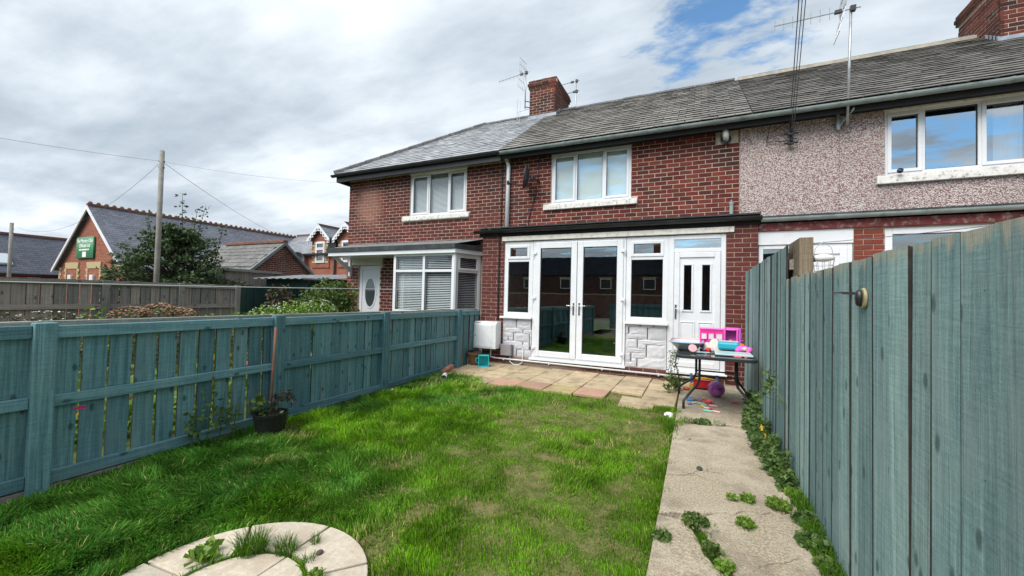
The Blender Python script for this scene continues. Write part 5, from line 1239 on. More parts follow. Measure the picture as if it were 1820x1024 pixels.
yagi('tv_aerial', 'television aerial with grid reflector beside the brick chimney', (-4.72, 10.85, 6.9), (-4.72, 10.85, 8.02), (-1, .12, -.02), .95, 7, .14, bracket=((-4.6, 10.95), (6.95, 7.12)))
mb = MB(); mb.tube([(-4.96, 10.82, 6.4), (-4.96, 10.82, 7.15), (-4.92, 10.82, 7.2), (-4.87, 10.82, 7.15), (-4.87, 10.82, 6.4)], .006, 5); mb.tube([(-4.96, 10.82, 6.82), (-4.6, 10.92, 6.9)], .008, 5); mb.tube([(-4.91, 10.82, 6.82), (-4.8, 10.5, 6.4), (-4.75, 9.6, 5.8), (-4.6, 8.05, 4.62)], .006, 5)
o = mb.build('loop_aerial', M['metal'], origin=(-4.9, 10.8, 6.6)); o['label'] = 'narrow looped dipole aerial on the roof left of the chimney'; o['category'] = 'aerial'
yagi('tv_aerial', 'double television aerial on a mast behind the chimney', (-3.62, 12.35, 6.4), (-3.62, 12.35, 8.3), (-1, .1, .0), .80, 8, .12, grid=False, second=.38)
yagi('tv_aerial', 'large grid television aerial on a wall mast over the pebbledashed house', (2.12, 8.02, 4.2), (2.12, 7.86, 6.02), (-1, .05, .02), 1.02, 8, .2, bracket=((2.1, 8.28), (4.28, 4.62)))
mb = MB(); mb.box(2.03, 2.07, 8.20, 8.285, 4.2, 4.68); mb.add([(2.05, 8.25, 4.2), (2.2, 7.99, 4.42), (2.2, 7.99, 4.46), (2.05, 8.25, 4.3)], [(0, 1, 2, 3)]); o = mb.build('mast_bracket', M['gutter'], origin=(2.05, 8.25, 4.2)); o['label'] = 'galvanised bracket holding the aerial mast under the gutter'; o['category'] = 'bracket'
sat_dish('satellite_dish', 'black satellite dish on the brick wall left of the upstairs window', (-3.36, 8.02, 3.92), (-.93, -.36, .12), .50, (.02, 0, -.19), (-3.22, 8.3, 3.88), M['darkmetal'])
# telephone bracket on the pebbledash with wires going up over the camera
TB = thing('telephone_bracket', 'black iron telephone wire bracket on the pebbledash wall', 'bracket', (1.38, 8.28, 4.2))
mb = MB(); mb.tube([(1.40, 8.24, 4.05), (1.40, 8.22, 4.45)], .016, 6)
for z in (4.07, 4.23): mb.tube([(1.30, 8.2, z), (1.50, 8.2, z)], .013, 6); mb.obox((1.40, 8.2, z), (.09, .05, .05), (0, 0, 0))
mb.build('rod', M['black'], TB)
mb = MB(); mb.tube([(1.05, 8.27, 4.16), (1.10, 8.2, 4.42), (1.14, 8.25, 4.47)], .006, 5); mb.tube([(1.06, 8.27, 4.15), (1.38, 8.22, 4.12)], .006, 5); mb.tube([(1.12, 8.2, 4.3), (1.38, 8.2, 4.45)], .006, 5); mb.build('stay', M['black'], TB)
for z in (4.12, 4.28, 4.4): mb = MB(); mb.lathe([(.012, -.03), (.026, -.02), (.018, 0), (.026, .02), (.012, .03)], 10, (1.40, 8.17, z)); mb.build('insulator', M['black'], TB)
wire('leftmost of the dark telephone wires rising from the wall bracket', (1.38, 8.17, 4.40), (.62, 1.6, 8.6), .05, .007)
wire('middle one of the dark telephone wires rising from the wall bracket', (1.40, 8.17, 4.28), (.70, 1.6, 8.7), .05, .006)
wire('rightmost of the dark telephone wires rising from the wall bracket', (1.42, 8.17, 4.12), (.76, 1.6, 8.75), .06, .006)
mb = MB(); mb.lathe([(0, .05), (.035, .045), (.04, .02), (.036, 0), (.028, -.01), (0, -.012)], 16, (2.82, YU-.10, 3.42), Matrix.Rotation(R_(60), 4, 'X')); o = mb.build('security_camera', M['black'], origin=(2.82, YU-.08, 3.38)); o['label'] = 'small black dome camera on the white sill of the pebbledashed house'; o['category'] = 'camera'
# meter box and small grey box
MT = thing('meter_box', 'white gas meter box on the brick pier beside the fence', 'meter box', (-3.85, 7.2, .32))
mb = MB(); mb.prism([(YE-.24, .30), (YE-.005, .30), (YE-.005, .83), (YE-.19, .83), (YE-.24, .78)], 'x', -4.08, -3.58); mb.build('case', M['upvc2'], MT, bevel=.012)
mb = MB(); mb.box(-4.055, -3.66, YE-.248, YE-.239, .335, .765); mb.build('door', M['upvc2'], MT, bevel=.006)
mb = MB(); mb.box(-4.04, -4.02, YE-.252, YE-.247, .54, .56); mb.box(-4.03, -3.93, YE-.223, YE-.218, .79, .81); mb.build('label', simple('red_sticker', (.3, .04, .03), .5), MT)
mb = MB(); mb.tube([(-3.97, YE-.1, .31), (-3.97, YE-.1, .0)], .014, 8); mb.build('gas_pipe', M['pipe'], MT)
mb = MB(); mb.box(-3.55, -3.32, YE-.09, YE-.002, .175, .395); o = mb.build('junction_box', simple('grey_box', (.27, .25, .27), .6, .12, 6, dirt=(.15, .12, .12), damt=.5), origin=(-3.43, YE-.05, .18), bevel=.012); o['label'] = 'small square grey junction box at the foot of the stone cladding'; o['category'] = 'junction box'
# pots, basket, brick, litter by the fence
PO = thing('terracotta_pot', 'old terracotta plant pot against the fence corner', 'plant pot', (-3.93, 6.86, 0))
c = (-3.93, 6.86, 0)
mb = MB(); mb.lathe([(0, .0), (.085, .0), (.125, .20), (.14, .20), (.145, .25), (.13, .25), (.12, .2), (0, .18)], 22, c); mb.build('body', simple('terracotta', (.17, .085, .04), .85, .3, 9, bump=.3, dirt=(.09, .06, .03), dscale=7, damt=.7), PO, smooth=False)
mb = MB(); mb.lathe([(.10, .24), (.122, .25), (.122, .275), (.10, .278), (.10, .24)], 22, c); mb.build('inner_pot', M['black'], PO)
BK = thing('turquoise_basket', 'turquoise plastic toy crate lying on its side by the pot', 'basket', (-3.72, 6.86, 0))
M['turq'] = simple('turquoise_plastic', (.02, .48, .52), .35, .06, 5)
mb = MB(); bx0, bx1, bz0, bz1, by0, by1 = -3.80, -3.60, .0, .215, 6.74, 6.90
xf_ = Matrix.Translation((-3.7, 6.82, .0)) @ Matrix.Rotation(.45, 4, 'Z') @ Matrix.Translation((3.7, -6.82, 0)); mb.xf = xf_
mb.frame(bx0, bx1, bz0, bz1, .016, by0-.01, by0+.015); mb.box(bx0+.01, bx1-.01, by1-.01, by1, .01, .205)
for k in range(4):
    z = .02+k*.055
    mb.box(bx0+.005, bx0+.012, by0+.015, by1-.01, z, z+.035); mb.box(bx1-.012, bx1-.005, by0+.015, by1-.01, z, z+.035)
mb.box(bx0+.012, bx1-.012, by0+.015, by1-.01, .004, .011); mb.box(bx0+.012, bx1-.012, by0+.015, by1-.01, .203, .21); mb.build('body', M['turq'], BK, bevel=.003)
mb = MB(xf_); mb.tube([(bx0, by0+.06, .06), (bx0-.045, by0+.05, .08), (bx0-.05, by0+.05, .14), (bx0, by0+.06, .16)], .008, 6); mb.build('handle', M['turq'], BK)
mb = MB(); mb.obox((-3.92, 5.93, .05), (.105, .22, .07), (.55, .2, -.5)); o = mb.build('loose_brick', simple('old_brick', (.3, .12, .08), .9, .25, 22, bump=.6, bscale=50, dirt=(.5, .42, .36), dscale=14, damt=.6), origin=(-3.92, 5.93, 0), bevel=.008); o['label'] = 'loose red brick leaning against the foot of the low fence'; o['category'] = 'brick'
CU = thing('white_cup', 'crushed white plastic cup lying in grass near the patio corner', 'cup', (-3.62, 5.44, -.04))
mb = MB(); mb.lathe([(.0, 0), (.036, 0), (.05, .15), (.047, .15), (.034, .005)], 14, (-3.66, 5.47, .06), Euler((1.75, .35, .5)).to_matrix().to_4x4()); mb.build('body', simple('white_plastic', (.66, .66, .62), .45, .1, 20, dirt=(.3, .3, .26), dscale=14, damt=.5), CU)
def crumple(name, label, c, r, seed, mat):
    rr = random.Random(seed); bm = bmesh.new(); bmesh.ops.create_icosphere(bm, subdivisions=2, radius=r)
    for v in bm.verts: v.co *= rr.uniform(.55, 1.25); v.co.z *= .6
    me = bpy.data.meshes.new(name); bm.to_mesh(me); bm.free(); me.materials.append(mat); o = bpy.data.objects.new(name, me); o.location = c; COL.objects.link(o); o['label'] = label; o['category'] = 'litter'
M['litter'] = simple('white_litter', (.72, .72, .74), .5, .06, 8)
crumple('crumpled_paper', 'crumpled white wrapper on the grass at the path corner', (-.30, 5.05, -.0), .055, 2, M['litter'])
crumple('crumpled_paper', 'tiny white scrap in grass at the third fence post', (-3.93, 4.55, -.03), .022, 3, M['litter'])
mb = MB(); mb.lathe([(0, .012), (.018, .010), (.024, 0), (0, -.008)], 10, (.02, 3.55, .006), Matrix.Diagonal((1, 1.4, 1, 1))); o = mb.build('pebble', simple('dark_pebble', (.05, .05, .055), .7), origin=(.02, 3.55, 0)); o['label'] = 'small dark pebble lying on the concrete path'; o['category'] = 'pebble'
mb = MB(); mb.lathe([(0, .010), (.012, .008), (.017, 0), (0, -.008)], 10, (-1.80, 1.56, -.055), Matrix.Diagonal((1, 1.3, 1, 1))); o = mb.build('pebble', simple('brown_pebble', (.09, .07, .06), .7), origin=(-1.8, 1.56, -.06)); o['label'] = 'small brown pebble on the round stone circle'; o['category'] = 'pebble'
# black bucket with dead plant and stake
BP = thing('black_planter', 'black bucket planter with bamboo stake and withered plant by the low fence', 'planter', (-3.78, 2.62, -.09))
c = (-3.80, 2.66, -.10)
mb = MB(); mb.lathe([(0, 0), (.115, 0), (.15, .205), (.155, .205), (.157, .235), (.145, .235), (.138, .19), (0, .185)], 24, c); mb.build('bucket', M['black'], BP, smooth=False)
mb = MB(); mb.lathe([(0, .205), (.08, .2), (.139, .19)], 16, c); mb.build('soil', M['soil'], BP)
mb = MB(); mb.tube([(-3.84, 2.68, .0), (-3.87, 2.715, .5), (-3.885, 2.74, .955)], .013, 8); mb.build('stake', simple('stake_wood', (.17, .085, .05), .8, .2, 10), BP, smooth=True)
rr = random.Random(12); st = MB(); lf = MB()
for k in range(5):
    a = rr.uniform(0, 6.28); p = Vector(c)+Vector((.04*math.cos(a), .04*math.sin(a), .2)); pts = [p]
    for j in range(6): p = p+Vector((rr.uniform(-.02, .05), rr.uniform(-.01, .07), .085-.032*j*(.6+.3*rr.random()))); pts.append(p)
    st.tube(pts, [.005]*3+[.003]*(len(pts)-3), 5)
    for q_ in pts[2:]: leaf_cards(lf, q_, 3, (.03, .03, .03), .055, rr, .5, -.8, 0)
st.build('stem', M['leaf_dry'], BP); lf.build('withered_leaves', M['leaf_dry'], BP, fix=False, kind='stuff')
lf = MB(); leaf_cards(lf, Vector(c)+Vector((-.07, -.11, .3)), 24, (.08, .09, .07), .065, rr, 1.3, .2, 0); leaf_cards(lf, Vector(c)+Vector((.0, .0, .24)), 24, (.11, .11, .04), .04, rr, 1.0, .2, 0); lf.build('foliage', M['leaf_bush'], BP, fix=False, kind='stuff')
mb = MB(); mb.obox((-3.66, 2.52, -.075), (.11, .2, .03), (.05, .05, .4)); o = mb.build('stone_piece', M['slab'], origin=(-3.66, 2.52, -.08), bevel=.006); o['label'] = 'flat broken stone lying in grass below the black planter'; o['category'] = 'stone'

# ------------------------------------------------------------------ garden table and toys
TBL = thing('garden_table', 'black metal garden table with glass top beside the tall fence', 'table', (.17, 5.8, 0))
tx0, tx1, ty0, ty1, tz = -.24, .60, 5.06, 6.34, .70
M['tmetal'] = simple('table_metal', (.022, .026, .030), .4, .2, 10, spec=.5)
def rrect(x0, x1, y0, y1, r, n=6):
    out = []
    for cx, cy, a0 in ((x1-r, y1-r, 0), (x0+r, y1-r, 90), (x0+r, y0+r, 180), (x1-r, y0+r, 270)):
        for k in range(n+1): a = R_(a0+90*k/n); out.append((cx+r*math.cos(a), cy+r*math.sin(a)))
    return out
mb = MB(); o1, i1 = rrect(tx0, tx1, ty0, ty1, .1), rrect(tx0+.035, tx1-.035, ty0+.035, ty1-.035, .075); n = len(o1)
mb.add([(x, y, tz-.035) for x, y in o1]+[(x, y, tz) for x, y in o1]+[(x, y, tz) for x, y in i1]+[(x, y, tz-.035) for x, y in i1], [(a*n+i, a*n+(i+1) % n, ((a+1) % 4)*n+(i+1) % n, ((a+1) % 4)*n+i) for a in range(4) for i in range(n)]); mb.build('rim', M['tmetal'], TBL, bevel=.004)
mb = MB(); mb.add([(x, y, tz-.006) for x, y in i1]+[(x, y, tz-.012) for x, y in i1], [tuple(range(n)), tuple(range(2*n-1, n-1, -1))]); mb.build('glass_top', simple('dark_glass', (.03, .035, .035), .08, .1, 4, spec=.6, dirt=(.12, .11, .10), dscale=9, damt=.6), TBL)
def leg(xt, yt, xb, yb): mb = MB(); mb.tube([(xt, yt, tz-.03), (xt, yt, .36), (xt+(xb-xt)*.12, yt+(yb-yt)*.12, .29), (xt+(xb-xt)*.75, yt+(yb-yt)*.75, .16), (xb, yb, .10), (xb, yb, .0)], .0155, 10); mb.build('leg', M['tmetal'], TBL, smooth=True)
leg(.02, 5.62, -.155, 5.44); leg(-.02, 6.0, -.24, 6.30); leg(.42, 5.62, .60, 5.46); leg(.46, 6.0, .60, 6.28)
mb = MB(); mb.tube([(.02, 5.62, .40), (.42, 5.62, .40)], .010, 8); mb.tube([(-.02, 6.0, .40), (.46, 6.0, .40)], .010, 8); mb.tube([(.02, 5.62, .38), (-.02, 6.0, .38)], .010, 8); mb.tube([(.42, 5.62, .38), (.46, 6.0, .38)], .010, 8); mb.build('brace', M['tmetal'], TBL)
def plastic(n, c, r=.35): M[n] = simple(n, c, r, .06, 6); return M[n]
for n_, c_ in (('p_pink', (.72, .03, .26)), ('p_lilac', (.55, .12, .62)), ('p_hot', (.80, .12, .48)), ('p_cyan', (.03, .40, .52)), ('p_red', (.55, .02, .03)), ('p_white', (.72, .70, .68)), ('p_palepink', (.75, .42, .45)), ('p_blue', (.06, .22, .5)), ('p_yellow', (.70, .36, .02)), ('p_orange', (.7, .16, .03)), ('p_clear', (.42, .56, .58)), ('p_cream', (.62, .56, .48)), ('p_mint', (.2, .55, .48)), ('p_coral', (.72, .14, .13)), ('p_grey', (.09, .10, .11)), ('p_purple', (.28, .05, .30))): plastic(n_, c_)
zt = tz+.001
# toy camper / doll house
TY = thing('toy_camper', 'pink toy camper playset opened out at the back of the table', 'toy', (.25, 6.1, zt))
mb = MB(); mb.box(.02, .305, 6.02, 6.14, zt, zt+.255); mb.build('body', M['p_pink'], TY, bevel=.012)
mb = MB(); mb.box(.012, .312, 6.012, 6.148, zt+.248, zt+.268); mb.build('roof', M['p_hot'], TY, bevel=.008)
for a, b, c0, d0, mt in ((.04, .10, .125, .20, 'p_white'), (.125, .185, .02, .115, 'p_lilac'), (.125, .185, .125, .20, 'p_white'), (.215, .285, .125, .20, 'p_white')):
    mb = MB(); mb.box(a, b, 6.013, 6.021, zt+c0, zt+d0); mb.build('door' if mt == 'p_lilac' else 'window', M[mt], TY, bevel=.002)
    mb = MB(); mb.frame(a-.006, b+.006, zt+c0-.006, zt+d0+.006, .007, 6.009, 6.022); mb.build('window_frame', M['p_hot'], TY)
mb = MB(); mb.frame(.30, .475, zt+.06, zt+.275, .028, 6.0, 6.05); mb.box(.30, .475, 6.0, 6.12, zt, zt+.062); mb.build('cab', M['p_hot'], TY, bevel=.012)
mb = MB(); mb.box(.31, .50, 6.13, 6.145, zt, zt+.285); mb.box(.478, .50, 6.0, 6.13, zt+.05, zt+.285); mb.box(.31, .50, 6.03, 6.145, zt+.268, zt+.285); mb.tube([(.49, 6.02, zt+.12), (.53, 6.0, zt+.13)], .008, 6); mb.build('back_shell', M['p_lilac'], TY, bevel=.008)
mb = MB(); mb.box(.33, .45, 6.05, 6.1, zt+.064, zt+.085); mb.build('seat', M['p_orange'], TY, bevel=.006)
mb = MB(); mb.lathe([(0, .03), (.025, .02), (.03, 0), (.02, -.02), (0, -.025)], 12, (.385, 6.03, zt+.105)); mb.build('figure', M['p_orange'], TY, smooth=True)
for x in (.06, .26, .43): mb = MB(); mb.lathe([(0, -.012), (.03, -.012), (.034, 0), (.03, .012), (0, .012)], 16, (x, 6.0, zt+.03), Matrix.Rotation(R_(90), 4, 'X')); mb.build('wheel', M['p_lilac'], TY)
def lathe_thing(name, label, cat, prof, c, mat, n=20, M_=None, smooth=True, group=None):
    mb = MB(); mb.lathe(prof, n, c, M_); o = mb.build(name, mat, origin=c, smooth=smooth); o['label'] = label; o['category'] = cat
    if group: o['group'] = group
    return o
TR = thing('toy_tray', 'clear plastic tub with pink and blue rim overhanging the table edge', 'tub', (-.02, 5.85, zt))
mb = MB(); o1 = rrect(-.34, .06, 5.52, 6.16, .14, 8); b1 = rrect(-.24, -.02, 5.62, 6.05, .09, 8); n = len(o1)
mb.add([(x, y, zt+.10) for x, y in o1]+[(x, y, zt) for x, y in b1], [(i, (i+1) % n, n+(i+1) % n, n+i) for i in range(n)]+[tuple(range(n, 2*n))]); mb.build('basin', simple('tub_clear', (.5, .56, .6), .25, .08, 8), TR, smooth=True)
mb = MB(); pts = [(x, y, zt+.10) for x, y in o1]; mb.tube(pts[:n//2+1], .011, 6); mb.build('rim', M['p_palepink'], TR, smooth=True); mb = MB(); mb.tube(pts[n//2:]+[pts[0]], .011, 6); mb.build('rim', simple('rim_blue', (.3, .42, .6), .4), TR, smooth=True)
LB = thing('lunch_box', 'rounded turquoise lunch box in front of the pink camper', 'lunch box', (.34, 5.78, zt))
mb = MB(); mb.box(.225, .465, 5.72, 5.86, zt+.018, zt+.125); mb.build('body', M['p_cyan'], LB, bevel=.03); mb = MB(); mb.box(.235, .455, 5.73, 5.85, zt+.121, zt+.133); mb.build('lid', M['p_clear'], LB, bevel=.01)
mb = MB(); mb.box(.18, .57, 5.30, 5.62, zt, zt+.022); o = mb.build('clear_lid', M['p_clear'], origin=(.37, 5.46, zt), bevel=.008); o['label'] = 'pale clear plastic lid lying flat on the table'; o['category'] = 'lid'
def cloth():
    rr = random.Random(6); n = 12; mb = MB(); vs = []
    for j in range(n+1):
        for i in range(n+1):
            u, v = i/n*2-1, j/n*2-1; h = max(0, 1-(u*u+v*v))**.6
            vs.append((.165+.12*u+rr.uniform(-.006, .006), 5.80+.07*v, zt+.002+.155*h*(.75+.25*math.sin(5*u+3*v))+rr.uniform(-.006, .012)))
    mb.add(vs, [(j*(n+1)+i, j*(n+1)+i+1, (j+1)*(n+1)+i+1, (j+1)*(n+1)+i) for j in range(n) for i in range(n)]); o = mb.build('white_cloth', simple('cream_cloth', (.60, .55, .49), .9, .1, 20), origin=(.16, 5.8, zt), smooth=True); o['label'] = 'rumpled cream cloth heaped beside the lunch box'; o['category'] = 'cloth'
cloth()
lathe_thing('pink_disc', 'round pale pink plastic plate standing tilted near the table edge', 'plate', [(0, .012), (.045, .012), (.05, .006), (.045, 0), (0, 0)], (-.06, 5.40, zt+.05), M['p_palepink'], 20, Euler((1.15, .0, .25)).to_matrix().to_4x4(), False)
lathe_thing('red_ball', 'small red ball on the table in front of the cloth', 'ball', [(0, .032), (.02, .026), (.031, .008), (.031, -.008), (.02, -.026), (0, -.032)], (.115, 5.48, zt+.033), M['p_red'])
PL = thing('plush_toy', 'pink soft toy lying at the fence end of the table', 'soft toy', (.51, 5.74, zt))
def ball(mb, c, r, sq=(1, 1, 1)):
    bm = bmesh.new(); bmesh.ops.create_icosphere(bm, subdivisions=2, radius=r); b = [Vector((v.co.x*sq[0], v.co.y*sq[1], v.co.z*sq[2]))+Vector(c) for v in bm.verts]; mb.add(b, [tuple(v.index for v in f.verts) for f in bm.faces]); bm.free()
mb = MB(); ball(mb, (.50, 5.72, zt+.045), .06, (1.3, 1, .8)); ball(mb, (.565, 5.70, zt+.04), .04); ball(mb, (.45, 5.70, zt+.03), .03, (1.4, 1, 1)); ball(mb, (.55, 5.66, zt+.022), .026); mb.build('body', M['p_hot'], PL, smooth=True)
mb = MB(); ball(mb, (.515, 5.665, zt+.055), .028, (1, .6, 1)); mb.build('face', M['p_cream'], PL, smooth=True); mb = MB(); ball(mb, (.47, 5.82, zt+.08), .05, (1.3, .8, .6)); mb.build('bow', M['p_orange'], PL, smooth=True)
def bar(name, label, c, L, r, mat, az, cat='chalk', group=None):
    d = Vector((math.cos(az), math.sin(az), 0))*L/2; mb = MB(); mb.tube([Vector(c)-d, Vector(c)-d*.96, Vector(c)+d*.96, Vector(c)+d], [r*.8, r, r, r*.8], 9); o = mb.build(name, mat, origin=c); o['label'] = label; o['category'] = cat
    if group: o['group'] = group
bar('chalk_stick', 'coral chalk stick at the front of the table', (.40, 5.16, zt+.012), .075, .012, M['p_coral'], .05); bar('chalk_stick', 'short coral chalk stub on the table by the fence', (.485, 5.17, zt+.012), .035, .012, M['p_coral'], .9)
bar('toy_stick', 'pale blue plastic stick lying on the table by the tub', (.05, 5.42, zt+.008), .16, .008, M['p_clear'], .2, 'toy'); bar('toy_stick', 'dark plastic handle lying between red ball and lunch box', (.19, 5.56, zt+.01), .12, .01, M['p_grey'], .1, 'toy'); bar('toy_stick', 'blue plastic stick lying beside the red ball', (.15, 5.60, zt+.01), .14, .009, M['p_blue'], .8, 'toy')
# under the table
CT = thing('toy_cart', 'red toy cart with yellow rail and blue posts under the table', 'toy', (.06, 6.78, 0))
mb = MB(); mb.box(-.06, .25, 6.72, 6.92, .03, .15); mb.build('body', M['p_red'], CT, bevel=.01)
mb = MB(); mb.tube([(-.07, 6.72, .165), (.08, 6.70, .185), (.25, 6.72, .165)], .016, 8); mb.build('rail', M['p_yellow'], CT, smooth=True)
for x in (-.09, .26): mb = MB(); mb.tube([(x, 6.71, .08), (x, 6.71, .24)], .017, 8); mb.build('post', M['p_blue'], CT); mb = MB(); mb.box(x-.025, x+.025, 6.68, 6.74, .0, .10); mb.build('foot', M['p_yellow'], CT, bevel=.008)
mb = MB(); ball(mb, (-.15, 6.6, .03), .035, (1.5, 1, .8)); mb.build('wheel', M['p_orange'], CT, smooth=True)
def ballmat():
    t = NT('marbled_ball'); n = t.noise(11, 3, .5, None, 1.2); c = t.ramp(n, [(.3, (.10, .02, .14)), (.45, (.45, .08, .42)), (.55, (.6, .2, .5)), (.62, (.2, .04, .22)), (.7, (.7, .55, .62))]); return t.done(c, .4)
mb = MB(); bm = bmesh.new(); bmesh.ops.create_uvsphere(bm, u_segments=24, v_segments=14, radius=.11); mb.add([v.co+Vector((.235, 6.35, .112)) for v in bm.verts], [tuple(v.index for v in f.verts) for f in bm.faces]); bm.free()
o = mb.build('play_ball', ballmat(), origin=(.235, 6.35, 0), smooth=True); o['label'] = 'purple and pink marbled play ball under the table'; o['category'] = 'ball'
lathe_thing('red_bowl', 'small red plastic bowl on the path among the chalks', 'bowl', [(0, .004), (.045, .004), (.065, .05), (.07, .05), (.05, 0), (0, 0)], (.115, 5.83, .005), M['p_coral'], 22, None, False)
mb = MB(); mb.box(-.12, .06, 5.93, 6.07, .004, .03); o = mb.build('grey_tray', M['p_grey'], origin=(-.03, 6.0, 0), bevel=.006); o['label'] = 'flat grey plastic tray on the path under the table'; o['category'] = 'tray'
bar('blue_block', 'bright blue toy block in front of the grey tray', (-.09, 5.90, .018), .08, .016, M['p_blue'], .1, 'toy')
for (x, y, L, mt, az, nm, lab) in ((-.085, 5.68, .05, 'p_blue', .2, 'chalk_stick', 'blue chalk stub at the table leg on the path'), (-.035, 5.77, .06, 'p_cream', .6, 'chalk_stick', 'cream chalk stub between blue stub and red bowl'), (.02, 5.86, .04, 'p_coral', .4, 'chalk_stick', 'short coral chalk behind the cream stub'), (.045, 5.76, .085, 'p_mint', -.1, 'chalk_stick', 'upper mint green chalk stick left of the red bowl'),
    (.075, 5.68, .07, 'p_mint', .3, 'chalk_stick', 'mint green chalk stick just below the red bowl'), (.06, 5.62, .05, 'p_yellow', -.3, 'chalk_stick', 'yellow chalk stub among the chalks on the path'), (.18, 5.72, .09, 'p_palepink', .05, 'chalk_stick', 'long pale pink chalk stick right of the red bowl'), (.105, 5.56, .065, 'p_cream', -.2, 'chalk_stick', 'cream chalk stick nearest the yellow stub'),
    (.145, 5.55, .04, 'p_coral', .7, 'chalk_stick', 'red chalk stub in the middle of the scatter'), (.115, 5.42, .095, 'p_mint', .05, 'chalk_stick', 'long mint chalk stick nearest the lawn end of the scatter'), (.205, 5.43, .09, 'p_palepink', -.25, 'chalk_stick', 'pale pink chalk beside the long mint stick'), (.44, 6.05, .07, 'p_coral', -.2, 'chalk_stick', 'lone coral chalk by the fence under the table')):
    bar(nm, lab, (x, y, .018), L, .0125, M[mt], az, group='chalks scattered on the path')
# peg basket hanging on a line behind the fence, and the washing line
PB = thing('peg_basket', 'wire peg basket hanging on a line behind the tall fence', 'basket', (1.36, 6, 1.8))
mb = MB()
for k in range(10):
    a = 2*math.pi*k/10; mb.tube([(1.36+.11*math.cos(a), 6+.11*math.sin(a), 1.86), (1.36+.08*math.cos(a), 6+.08*math.sin(a), 1.66)], .003, 4)
for z, r in ((1.86, .11), (1.79, .10), (1.72, .09), (1.66, .08)): mb.tube([(1.36+r*math.cos(2*math.pi*k/14), 6+r*math.sin(2*math.pi*k/14), z) for k in range(15)], .003, 4)
mb.tube([(1.25, 6, 1.86), (1.28, 6, 2.0), (1.36, 6, 2.08), (1.44, 6, 2.0), (1.47, 6, 1.86)], .004, 5); mb.build('wire_frame', M['metal'], PB)
mb = MB(); ball(mb, (1.36, 6, 1.88), .09, (1.3, 1, .55)); mb.build('pegs', M['p_white'], PB, smooth=True); mb = MB(); ball(mb, (1.26, 6, 1.87), .05, (1, 1, .8)); mb.build('dark_pegs', M['black'], PB, smooth=True)
wire('thin washing line strung behind the tall fence', (1.0, 6.2, 2.07), (3.4, 5.2, 2.2), .03, .004, name='washing_line')
o = wire('white washing line strung across the neighbouring garden', (-8.2, .9, 1.36), (-6.4, 7.5, 1.45), .02, .006, name='washing_line'); o.data.materials.clear(); o.data.materials.append(M['p_white'])
# a scrap of pink tape on a board of the low fence
mb = MB(); mb.box(XF-.0375, XF-.035, 1.36, 1.43, .425, .445); o = mb.build('pink_tag', M['p_pink'], origin=(XF-.036, 1.4, .43)); o['label'] = 'small bright pink tag stuck on a low fence board'; o['category'] = 'tag'

# ------------------------------------------------------------------ neighbour planting
blob_plant('green_shrub', 'leafy green shrub at the corner of the end house', 'shrub', (-8.15, 7.15, -.06), [(0, 0, 1.32, .52, .5, .42), (.05, -.5, 1.12, .42, .42, .4), (.25, .05, 1.0, .45, .4, .45), (-.3, -.1, 1.05, .4, .4, .4), (0, 0, .6, .5, .5, .5), (.35, .1, 1.35, .3, .3, .3)], M['leaf_bush'], .085, 110, 1, flowers=(M['petal_mix'], 10, .02))
blob_plant('white_flowering_bush', 'low bush covered in small white flowers before the shrub', 'bush', (-7.6, 5.75, -.06), [(0, 0, .92, .5, .55, .28), (.1, .5, .95, .4, .4, .28), (-.1, -.45, .86, .38, .38, .25), (0, .1, .75, .6, .7, .3), (0, 0, .4, .5, .7, .4)], M['leaf_lime'], .07, 110, 2, flowers=(M['petal_white'], 420, .014))
blob_plant('brown_leaved_shrub', 'bronze-leaved shrub against the dark green fence', 'shrub', (-8.35, 5.95, -.06), [(0, 0, 1.28, .28, .3, .28), (.05, .1, .95, .36, .36, .3), (0, -.1, .5, .35, .35, .4)], M['leaf_brown'], .075, 100, 3)
blob_plant('sedum_plant', 'broad sedum with rusty brown flower heads at the grey fence', 'plant', (-8.0, 3.5, -.06), [(0, -.25, .93, .22, .26, .16), (0, .12, .97, .22, .24, .17), (0, .42, .92, .2, .22, .15), (0, .1, .5, .4, .5, .35)], M['leaf_bush'], .06, 90, 4, flowers=(M['leaf_sedum'], 800, .019))
blob_plant('yellow_green_shrub', 'low yellow-green shrub below the end post of grey fence', 'shrub', (-8.0, 4.55, -.06), [(0, -.2, .78, .3, .35, .16), (0, .35, .8, .3, .35, .18), (0, 0, .4, .35, .6, .35)], M['leaf_lime'], .06, 90, 5)
blob_plant('small_bush', 'small light green bush in front of grey boards', 'bush', (-8.1, 2.85, -.06), [(0, 0, .92, .18, .2, .2), (0, .1, .7, .25, .28, .25), (0, 0, .35, .25, .3, .3)], M['leaf_lime'], .06, 70, 6)
blob_plant('daisy_patch', 'spray of small white daisies below the grey fence', 'flowers', (-7.9, 2.05, -.06), [(0, -.3, .86, .3, .4, .2), (0, .3, .84, .3, .4, .2), (0, 0, .4, .4, .7, .35)], M['leaf_brown'], .05, 50, 7, flowers=(M['petal_white'], 110, .014))
